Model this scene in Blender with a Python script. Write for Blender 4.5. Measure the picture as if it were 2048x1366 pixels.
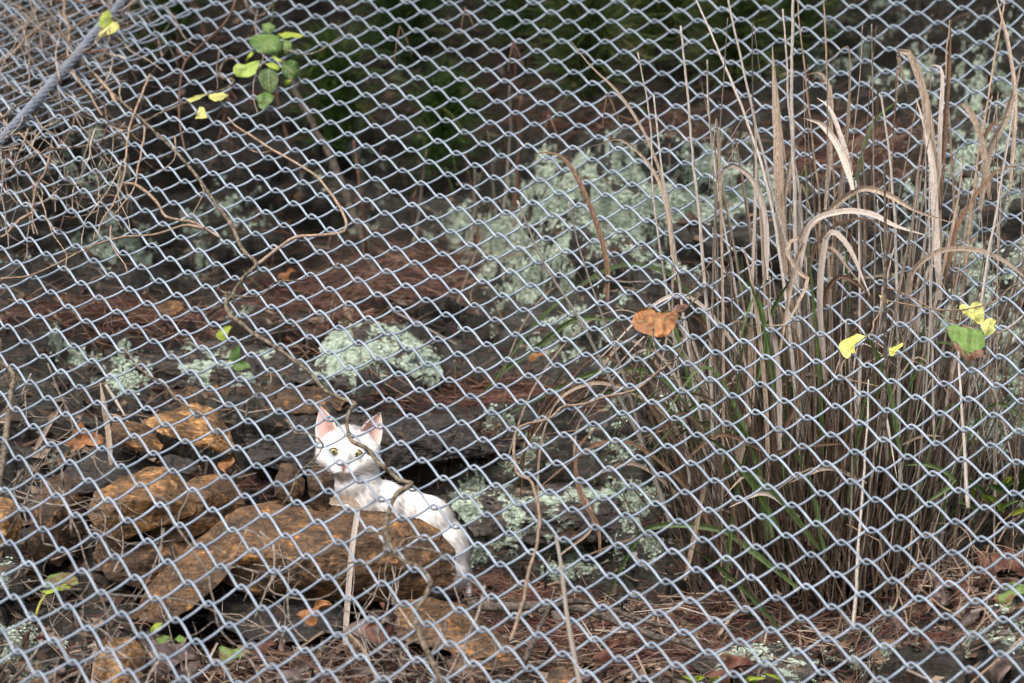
import bpy, bmesh, math, random
import numpy as np
from mathutils import Vector, Matrix

for _o in list(bpy.data.objects):
    bpy.data.objects.remove(_o, do_unlink=True)
SC = bpy.context.scene
COL = SC.collection
R = math.radians

# ---------------------------------------------------------------- camera, sky, sun, exposure
CAMZ = 1.6                      # eye height above the road verge, metres
F = 8535.0                      # focal length in photo pixels (2048 wide): a 150 mm lens
cam_d = bpy.data.cameras.new('camera')
cam_d.sensor_width = 36.0
cam_d.lens = F / 2048 * 36.0
cam_d.clip_start = 0.1
cam_d.clip_end = 500
cam_d.dof.use_dof = True
cam_d.dof.focus_distance = 6.05
cam_d.dof.aperture_fstop = 5.4
cam = bpy.data.objects.new('camera', cam_d)
COL.objects.link(cam)
cam.location = (0, 0, CAMZ)
cam.rotation_euler = (R(90), 0, 0)
SC.camera = cam

SUN_EL, SUN_AZ = 50, 203        # high, behind the camera and to the left; overcast
world = bpy.data.worlds.new('World')
SC.world = world
world.use_nodes = True
wn = world.node_tree
wn.nodes.clear()
sky = wn.nodes.new('ShaderNodeTexSky')
sky.sky_type = 'NISHITA'
sky.sun_disc = False
sky.sun_elevation = R(SUN_EL)
sky.sun_rotation = R(SUN_AZ)
sky.air_density = 0.9
sky.dust_density = 7.0
sky.ozone_density = 1.0
bg = wn.nodes.new('ShaderNodeBackground')
bg.inputs['Strength'].default_value = 0.13
wo = wn.nodes.new('ShaderNodeOutputWorld')
wn.links.new(sky.outputs[0], bg.inputs[0])
wn.links.new(bg.outputs[0], wo.inputs[0])

sun_d = bpy.data.lights.new('sun', 'SUN')
sun_d.energy = 1.2
sun_d.angle = R(60)
sun_d.color = (1.0, 0.985, 0.96)
sun = bpy.data.objects.new('sun', sun_d)
COL.objects.link(sun)
_sd = Vector((math.sin(R(SUN_AZ)) * math.cos(R(SUN_EL)), math.cos(R(SUN_AZ)) * math.cos(R(SUN_EL)), math.sin(R(SUN_EL))))
sun.rotation_euler = (-_sd).to_track_quat('-Z', 'Y').to_euler()

SC.view_settings.view_transform = 'Standard'
SC.view_settings.look = 'None'
SC.view_settings.gamma = 1.0
SC.view_settings.use_curve_mapping = False
SC.view_settings.exposure = 1.05

# ---------------------------------------------------------------- helpers
rng = np.random.default_rng(7)
random.seed(7)


def W(px, py, D):
    """A photo direction at a real distance D (metres along the view axis) as a world point."""
    return np.array([(px - 1024) / F * D, D, CAMZ - (py - 683) / F * D])


def Wa(px, py, D):
    px = np.asarray(px, float); py = np.asarray(py, float); D = np.asarray(D, float)
    return np.stack([(px - 1024) / F * D, D + 0 * px, CAMZ - (py - 683) / F * D], -1)


def Dm(px, py):
    """Distance of the draped wire netting (a slope of about 33 degrees)."""
    x = (np.asarray(px, float) - 1024) / 1000; y = (np.asarray(py, float) - 683) / 1000
    return 5.97905 + .00338 * x - 1.16359 * y - .04242 * x * x + .11045 * x * y + .30303 * y * y


def _h(ix, iy, iz, s):
    n = (ix.astype(np.int64) * 374761393 + iy.astype(np.int64) * 668265263 + iz.astype(np.int64) * 1274126177 + s * 974711) & 0xffffffff
    n = ((n ^ (n >> 13)) * 1103515245) & 0xffffffff
    n = ((n ^ (n >> 16)) * 2246822519) & 0xffffffff
    n = n ^ (n >> 15)
    return (n & 0xffffff) / float(0xffffff)


def vnoise(p, s=0):
    i = np.floor(p).astype(np.int64); f = p - i
    f = f * f * (3 - 2 * f)
    x, y, z = i[..., 0], i[..., 1], i[..., 2]
    out = 0
    for dx in (0, 1):
        wx = f[..., 0] if dx else 1 - f[..., 0]
        for dy in (0, 1):
            wy = f[..., 1] if dy else 1 - f[..., 1]
            for dz in (0, 1):
                wz = f[..., 2] if dz else 1 - f[..., 2]
                out = out + wx * wy * wz * _h(x + dx, y + dy, z + dz, s)
    return out


def fbm(p, octv=4, s=0, gain=.5):
    a, t, o = 1.0, 0.0, 0
    for k in range(octv):
        o = o + a * vnoise(p * 2.03 ** k + 17.3 * k, s + k); t += a; a *= gain
    return o / t            # 0..1


class MB:
    """Collects pieces and links them as ONE mesh object."""
    def __init__(self):
        self.v = []; self.f = []; self.n = 0; self.c = []; self.hascol = False

    def add(self, v, f, c=None):
        v = np.asarray(v, float).reshape(-1, 3)
        self.v.append(v)
        for q in f: self.f.append([i + self.n for i in q])
        self.n += len(v)
        if c is None: c = (1, 1, 1)
        else: self.hascol = True
        self.c.append(np.tile(np.asarray(c, float)[:3], (len(v), 1)) if np.ndim(c) == 1 else np.asarray(c, float))

    def build(self, name, m, parent=None, smooth=True, loc=None):
        v = np.concatenate(self.v)
        me = bpy.data.meshes.new(name)
        o = bpy.data.objects.new(name, me)
        if parent is None:
            if loc is None: loc = np.array([v[:, 0].mean(), v[:, 1].mean(), v[:, 2].min()])
            o.location = loc; v = v - np.array(loc)
        else:
            q = parent; off = np.zeros(3)
            while q is not None: off = off + np.array(q.location); q = q.parent
            v = v - off
        me.from_pydata(v.tolist(), [], self.f)
        if smooth: me.polygons.foreach_set('use_smooth', [True] * len(me.polygons))
        if self.hascol:
            at = me.color_attributes.new('tint', 'FLOAT_COLOR', 'POINT')
            c = np.concatenate(self.c); c = np.concatenate([c, np.ones((len(c), 1))], 1)
            at.data.foreach_set('color', c.ravel().astype(np.float32))
        me.materials.append(m)
        COL.objects.link(o)
        o.parent = parent
        return o


def tag(o, label=None, cat=None, group=None, kind=None):
    if label: o['label'] = label
    if cat: o['category'] = cat
    if group: o['group'] = group
    if kind: o['kind'] = kind
    return o


def empty(name, loc, label, cat, group=None):
    o = bpy.data.objects.new(name, None)
    o.empty_display_size = .05
    o.location = tuple(float(q) for q in loc)
    COL.objects.link(o)
    return tag(o, label, cat, group)


def spline(P, n):
    """Catmull-Rom through the points, n samples, roughly even spacing."""
    P = np.asarray(P, float)
    if len(P) == 2: return P[0] + (P[1] - P[0]) * np.linspace(0, 1, n)[:, None]
    d = np.r_[0, np.cumsum(np.linalg.norm(np.diff(P[:, :3], axis=0), axis=1) + 1e-9)]
    t = np.linspace(0, d[-1], n)
    k = np.clip(np.searchsorted(d, t, side='right') - 1, 0, len(P) - 2)
    u = ((t - d[k]) / (d[k + 1] - d[k]))[:, None]
    m = np.zeros_like(P)
    m[1:-1] = (P[2:] - P[:-2]) / (d[2:] - d[:-2])[:, None]
    m[0] = (P[1] - P[0]) / (d[1] - d[0]); m[-1] = (P[-1] - P[-2]) / (d[-1] - d[-2])
    h = (d[k + 1] - d[k])[:, None]
    return ((2 * u ** 3 - 3 * u ** 2 + 1) * P[k] + (u ** 3 - 2 * u ** 2 + u) * h * m[k]
            + (-2 * u ** 3 + 3 * u ** 2) * P[k + 1] + (u ** 3 - u ** 2) * h * m[k + 1])


def frames(C):
    T = np.gradient(C, axis=0); T /= np.linalg.norm(T, axis=1, keepdims=True) + 1e-12
    N = np.zeros_like(C)
    a = np.array([0, -1., .3]); a -= T[0] * a.dot(T[0])
    if np.linalg.norm(a) < 1e-3: a = np.array([1., 0, 0]); a -= T[0] * a.dot(T[0])
    N[0] = a / np.linalg.norm(a)
    for i in range(1, len(C)):
        q = N[i - 1] - T[i] * N[i - 1].dot(T[i]); N[i] = q / (np.linalg.norm(q) + 1e-12)
    return T, N, np.cross(T, N)


def tube(C, r, k=6, cap=True):
    C = np.asarray(C, float); n = len(C)
    r = np.broadcast_to(np.asarray(r, float), (n,))
    T, N, B = frames(C)
    a = np.arange(k) * 2 * math.pi / k
    v = C[:, None] + r[:, None, None] * (np.cos(a)[None, :, None] * N[:, None] + np.sin(a)[None, :, None] * B[:, None])
    f = [[i * k + j, i * k + (j + 1) % k, (i + 1) * k + (j + 1) % k, (i + 1) * k + j] for i in range(n - 1) for j in range(k)]
    if cap: f += [list(range(k))[::-1], list(range((n - 1) * k, n * k))]
    return v.reshape(-1, 3), f


def ribbon(C, w, fold=.25, face=(0, -1, .2), twist=0.0):
    """A grass blade with a shallow V fold and real (double) surface."""
    C = np.asarray(C, float); n = len(C); w = np.broadcast_to(np.asarray(w, float), (n,))
    T = np.gradient(C, axis=0); T /= np.linalg.norm(T, axis=1, keepdims=True) + 1e-12
    fv = np.asarray(face, float); S = np.cross(T, fv); S /= np.linalg.norm(S, axis=1, keepdims=True) + 1e-9
    Nn = np.cross(S, T)
    if twist:
        an = np.linspace(0, twist, n)[:, None]; S, Nn = S * np.cos(an) + Nn * np.sin(an), Nn * np.cos(an) - S * np.sin(an)
    l = C - S * w[:, None] / 2 + Nn * w[:, None] * fold; rr = C + S * w[:, None] / 2 + Nn * w[:, None] * fold
    bk = C - Nn * (.0006 + 0 * w[:, None])
    v = np.stack([l, C, rr, bk], 1).reshape(-1, 3)
    f = []
    for i in range(n - 1):
        a, b = 4 * i, 4 * i + 4
        f += [[a, a + 1, b + 1, b], [a + 1, a + 2, b + 2, b + 1], [a + 3, a, b, b + 3], [a + 2, a + 3, b + 3, b + 2]]
    return v, f


# ---------------------------------------------------------------- materials
MATS = {}


def nodes(name):
    m = bpy.data.materials.new(name); m.use_nodes = True
    nt = m.node_tree
    p = nt.nodes['Principled BSDF']
    return m, nt, p


def mat(name, c1, c2, scale=40, rough=.8, bump=.3, metal=0.0, detail=6, stretch=None, tint=False, spec=.3, ramp=(.35, .65), rnd=0.0, bdist=.002, trans=0.0):
    m, nt, p = nodes(name)
    L = nt.links.new
    tc = nt.nodes.new('ShaderNodeTexCoord')
    src = tc.outputs['Object']
    if stretch:
        mp = nt.nodes.new('ShaderNodeMapping'); mp.inputs['Scale'].default_value = stretch
        L(src, mp.inputs['Vector']); src = mp.outputs[0]
    nz = nt.nodes.new('ShaderNodeTexNoise'); nz.inputs['Scale'].default_value = scale; nz.inputs['Detail'].default_value = detail
    nz.inputs['Roughness'].default_value = .65
    L(src, nz.inputs['Vector'])
    cr = nt.nodes.new('ShaderNodeValToRGB')
    cr.color_ramp.elements[0].position = ramp[0]; cr.color_ramp.elements[1].position = ramp[1]
    cr.color_ramp.elements[0].color = (*c1, 1); cr.color_ramp.elements[1].color = (*c2, 1)
    L(nz.outputs['Fac'], cr.inputs['Fac'])
    col = cr.outputs['Color']
    if tint:
        va = nt.nodes.new('ShaderNodeVertexColor'); va.layer_name = 'tint'
        mx = nt.nodes.new('ShaderNodeMix'); mx.data_type = 'RGBA'; mx.blend_type = 'MULTIPLY'; mx.inputs['Factor'].default_value = 1
        L(col, mx.inputs['A']); L(va.outputs['Color'], mx.inputs['B']); col = mx.outputs['Result']
    if rnd:
        oi = nt.nodes.new('ShaderNodeObjectInfo')
        hs = nt.nodes.new('ShaderNodeHueSaturation')
        ma = nt.nodes.new('ShaderNodeMapRange'); ma.inputs['To Min'].default_value = 1 - rnd; ma.inputs['To Max'].default_value = 1 + rnd
        L(oi.outputs['Random'], ma.inputs['Value']); L(ma.outputs[0], hs.inputs['Value']); L(col, hs.inputs['Color']); col = hs.outputs['Color']
    L(col, p.inputs['Base Color'])
    p.inputs['Roughness'].default_value = rough
    p.inputs['Metallic'].default_value = metal
    p.inputs['Specular IOR Level'].default_value = spec
    if bump:
        b = nt.nodes.new('ShaderNodeBump'); b.inputs['Strength'].default_value = bump; b.inputs['Distance'].default_value = bdist
        L(nz.outputs['Fac'], b.inputs['Height']); L(b.outputs[0], p.inputs['Normal'])
    if trans:
        out = nt.nodes['Material Output']
        tr = nt.nodes.new('ShaderNodeBsdfTranslucent'); ms = nt.nodes.new('ShaderNodeMixShader'); ms.inputs[0].default_value = trans
        L(col, tr.inputs['Color']); L(p.outputs[0], ms.inputs[1]); L(tr.outputs[0], ms.inputs[2]); L(ms.outputs[0], out.inputs['Surface'])
    MATS[name] = m
    return m


def rock_mat(name, dark, mid, ochre, ochre_amt=.5, lichen=False, strat=(6, 6, 34), spec=.45, rough=.6, streak=(.35, 1.9), srot=(4, 11, 0)):
    """Layered schist: dark grey-brown, rust staining, optional pale crustose lichen driven by the 'tint' mask."""
    m, nt, p = nodes(name); L = nt.links.new
    tc = nt.nodes.new('ShaderNodeTexCoord')
    mp = nt.nodes.new('ShaderNodeMapping'); mp.inputs['Scale'].default_value = strat; mp.inputs['Rotation'].default_value = (0, R(9), 0)
    L(tc.outputs['Object'], mp.inputs[0])
    n1 = nt.nodes.new('ShaderNodeTexNoise'); n1.inputs['Scale'].default_value = 2.2; n1.inputs['Detail'].default_value = 9; n1.inputs['Roughness'].default_value = .7
    n1.inputs['Distortion'].default_value = .4
    L(mp.outputs[0], n1.inputs['Vector'])
    c1 = nt.nodes.new('ShaderNodeValToRGB'); e = c1.color_ramp.elements
    e[0].position = .34; e[0].color = (*dark, 1); e[1].position = .68; e[1].color = (*mid, 1)
    L(n1.outputs['Fac'], c1.inputs[0])
    n2 = nt.nodes.new('ShaderNodeTexNoise'); n2.inputs['Scale'].default_value = 34; n2.inputs['Detail'].default_value = 8; n2.inputs['Roughness'].default_value = .72
    L(tc.outputs['Object'], n2.inputs['Vector'])
    c2 = nt.nodes.new('ShaderNodeMapRange'); c2.inputs['From Min'].default_value = .64 - .3 * ochre_amt; c2.inputs['From Max'].default_value = .74 - .3 * ochre_amt
    L(n2.outputs['Fac'], c2.inputs['Value'])
    mx = nt.nodes.new('ShaderNodeMix'); mx.data_type = 'RGBA'; mx.inputs['B'].default_value = (*ochre, 1)
    L(c2.outputs[0], mx.inputs['Factor']); L(c1.outputs[0], mx.inputs['A'])
    n3 = nt.nodes.new('ShaderNodeTexNoise'); n3.inputs['Scale'].default_value = 130; n3.inputs['Detail'].default_value = 6; n3.inputs['Roughness'].default_value = .7
    L(tc.outputs['Object'], n3.inputs['Vector'])
    mv = nt.nodes.new('ShaderNodeMix'); mv.data_type = 'RGBA'; mv.blend_type = 'OVERLAY'; mv.inputs['Factor'].default_value = .9
    n3c = nt.nodes.new('ShaderNodeMapRange'); n3c.inputs['From Min'].default_value = .30; n3c.inputs['From Max'].default_value = .70; n3c.inputs['To Min'].default_value = .08; n3c.inputs['To Max'].default_value = .92
    L(n3.outputs['Fac'], n3c.inputs['Value'])
    L(mx.outputs['Result'], mv.inputs['A']); L(n3c.outputs[0], mv.inputs['B'])
    col = mv.outputs['Result']; ro = None
    mp2 = nt.nodes.new('ShaderNodeMapping'); mp2.inputs['Scale'].default_value = (strat[0] * 1.6, strat[1] * 1.6, strat[2] * 4.5); mp2.inputs['Rotation'].default_value = tuple(R(q) for q in srot)
    L(tc.outputs['Object'], mp2.inputs[0])
    n5 = nt.nodes.new('ShaderNodeTexNoise'); n5.inputs['Scale'].default_value = 2.0; n5.inputs['Detail'].default_value = 7; n5.inputs['Roughness'].default_value = .62; n5.inputs['Distortion'].default_value = .8
    L(mp2.outputs[0], n5.inputs['Vector'])
    s5 = nt.nodes.new('ShaderNodeMapRange'); s5.inputs['From Min'].default_value = .34; s5.inputs['From Max'].default_value = .68; s5.inputs['To Min'].default_value = streak[0]; s5.inputs['To Max'].default_value = streak[1]
    L(n5.outputs['Fac'], s5.inputs['Value'])
    hv = nt.nodes.new('ShaderNodeHueSaturation'); L(s5.outputs[0], hv.inputs['Value']); L(col, hv.inputs['Color']); col = hv.outputs['Color']
    if lichen:
        va = nt.nodes.new('ShaderNodeVertexColor'); va.layer_name = 'tint'
        sp = nt.nodes.new('ShaderNodeSeparateColor'); L(va.outputs['Color'], sp.inputs[0])
        # soil
        ns = nt.nodes.new('ShaderNodeValToRGB'); ns.color_ramp.elements[0].color = (.006, .0045, .004, 1); ns.color_ramp.elements[1].color = (.045, .030, .022, 1)
        ns.color_ramp.elements[0].position = .35; ns.color_ramp.elements[1].position = .7
        L(n3.outputs['Fac'], ns.inputs[0])
        m1 = nt.nodes.new('ShaderNodeMix'); m1.data_type = 'RGBA'
        L(sp.outputs['Green'], m1.inputs['Factor']); L(col, m1.inputs['A']); L(ns.outputs[0], m1.inputs['B'])
        # lichen crust
        nl = nt.nodes.new('ShaderNodeTexNoise'); nl.inputs['Scale'].default_value = 85; nl.inputs['Detail'].default_value = 5; nl.inputs['Roughness'].default_value = .75
        L(tc.outputs['Object'], nl.inputs['Vector'])
        ad = nt.nodes.new('ShaderNodeMath'); ad.operation = 'MULTIPLY_ADD'; ad.inputs[1].default_value = 1.5; ad.inputs[2].default_value = -.75
        L(nl.outputs['Fac'], ad.inputs[0])
        a2 = nt.nodes.new('ShaderNodeMath'); a2.operation = 'ADD'; L(ad.outputs[0], a2.inputs[0]); L(sp.outputs['Red'], a2.inputs[1])
        mr = nt.nodes.new('ShaderNodeMapRange'); mr.inputs['From Min'].default_value = .5; mr.inputs['From Max'].default_value = .62; L(a2.outputs[0], mr.inputs['Value'])
        lc = nt.nodes.new('ShaderNodeValToRGB'); lc.color_ramp.elements[0].color = (.13, .175, .135, 1); lc.color_ramp.elements[1].color = (.46, .555, .46, 1)
        lc.color_ramp.elements[0].position = .36; lc.color_ramp.elements[1].position = .62
        L(n3.outputs['Fac'], lc.inputs[0])
        m2 = nt.nodes.new('ShaderNodeMix'); m2.data_type = 'RGBA'
        L(mr.outputs[0], m2.inputs['Factor']); L(m1.outputs['Result'], m2.inputs['A']); L(lc.outputs[0], m2.inputs['B'])
        col = m2.outputs['Result']
        rr = nt.nodes.new('ShaderNodeMapRange'); rr.inputs['To Min'].default_value = rough; rr.inputs['To Max'].default_value = .95
        mxx = nt.nodes.new('ShaderNodeMath'); mxx.operation = 'MAXIMUM'; L(mr.outputs[0], mxx.inputs[0]); L(sp.outputs['Green'], mxx.inputs[1])
        L(mxx.outputs[0], rr.inputs['Value']); ro = rr.outputs[0]
    L(col, p.inputs['Base Color'])
    if ro: L(ro, p.inputs['Roughness'])
    else: p.inputs['Roughness'].default_value = rough
    p.inputs['Specular IOR Level'].default_value = spec
    ba0 = nt.nodes.new('ShaderNodeMath'); ba0.operation = 'MULTIPLY_ADD'; ba0.inputs[1].default_value = .28
    b5 = nt.nodes.new('ShaderNodeMath'); b5.operation = 'MULTIPLY'; b5.inputs[1].default_value = .5; L(n5.outputs['Fac'], b5.inputs[0])
    L(n1.outputs['Fac'], ba0.inputs[0]); L(b5.outputs[0], ba0.inputs[2])
    ba = nt.nodes.new('ShaderNodeMath'); ba.operation = 'MULTIPLY_ADD'; ba.inputs[1].default_value = .5
    L(n3.outputs['Fac'], ba.inputs[0]); L(ba0.outputs[0], ba.inputs[2])
    b = nt.nodes.new('ShaderNodeBump'); b.inputs['Strength'].default_value = .9; b.inputs['Distance'].default_value = .006
    L(ba.outputs[0], b.inputs['Height']); L(b.outputs[0], p.inputs['Normal'])
    MATS[name] = m
    return m


M_TERR = rock_mat('slope_rock', (.0065, .0068, .006), (.037, .037, .031), (.07, .048, .026), .22, lichen=True)
M_RUST = rock_mat('rust_rock', (.036, .024, .015), (.165, .095, .048), (.32, .155, .045), .30, strat=(9, 9, 18), streak=(.6, 1.45), srot=(25, 32, 10))
M_OCHRE = rock_mat('ochre_rock', (.05, .03, .016), (.23, .13, .058), (.38, .21, .08), .46, strat=(9, 9, 20), streak=(.6, 1.45), srot=(20, 24, 10))
M_DARK = rock_mat('dark_rock', (.006, .006, .0065), (.042, .037, .033), (.085, .05, .026), .25)
M_BROWN = rock_mat('brown_rock', (.022, .015, .010), (.105, .064, .036), (.22, .115, .045), .34, strat=(9, 9, 20), streak=(.55, 1.5), srot=(30, 20, 0))
M_LICH = rock_mat('lichen_rock', (.010, .009, .009), (.066, .057, .049), (.12, .07, .034), .3, lichen=True)
M_WIRE = mat('galvanised_wire', (.19, .24, .30), (.295, .355, .43), 25, .5, .06, metal=.12, spec=.35, rnd=.12)
M_ROPE = mat('steel_rope', (.16, .185, .23), (.27, .30, .355), 60, .55, .2, metal=.25, spec=.4)
M_VINE = mat('vine_bark', (.03, .025, .018), (.20, .165, .12), 150, .9, 1.0, stretch=(1, 1, .4), bdist=.004, ramp=(.38, .6))
M_TWIG = mat('dry_twig', (.07, .058, .048), (.27, .235, .20), 150, .85, .5, rnd=.35)
M_REDTWIG = mat('red_twig', (.07, .038, .028), (.17, .10, .07), 120, .8, .4, rnd=.25)
M_TANTWIG = mat('tan_twig', (.13, .09, .062), (.33, .245, .175), 120, .75, .3, rnd=.2)
M_BRANCH = mat('dead_branch', (.022, .019, .016), (.155, .13, .108), 130, .9, .9, bdist=.004)
M_STALK = mat('grey_stalk', (.10, .086, .073), (.33, .295, .258), 90, .85, .5, stretch=(9, 9, .5), rnd=.4, ramp=(.36, .62))
M_PALESTALK = mat('pale_stalk', (.17, .152, .135), (.43, .40, .36), 90, .85, .5, stretch=(9, 9, .5), rnd=.2, ramp=(.36, .62))
M_STRAW = mat('straw_blade', (.15, .115, .086), (.41, .335, .265), 70, .75, .5, stretch=(11, 11, .4), rnd=.3, trans=.2, ramp=(.36, .62))
M_BLEACH = mat('bleached_blade', (.34, .295, .26), (.60, .54, .49), 70, .75, .5, stretch=(11, 11, .4), rnd=.15, trans=.25)
M_BROWNBL = mat('brown_blade', (.055, .034, .022), (.20, .125, .08), 70, .8, .4, stretch=(9, 9, .4), rnd=.3, trans=.2)
M_GREENBL = mat('green_blade', (.035, .062, .022), (.105, .165, .05), 60, .5, .3, stretch=(9, 9, .4), rnd=.35, trans=.25)
M_THATCH = mat('dry_thatch', (.06, .047, .037), (.16, .13, .105), 60, .9, .2, tint=True, trans=.15)
M_NEEDLE = mat('dead_needles', (.85, .85, .85), (1, 1, 1), 40, .7, 0, tint=True)
M_PINE = mat('pine_needles_green', (.8, .8, .8), (1, 1, 1), 40, .5, 0, tint=True, trans=.2)
M_LFLAKE = mat('lichen_flake', (.72, .72, .72), (1, 1, 1), 200, .95, .3, tint=True)
M_LITTER = mat('leaf_litter', (.75, .75, .75), (1, 1, 1), 120, .75, .4, tint=True)
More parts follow.
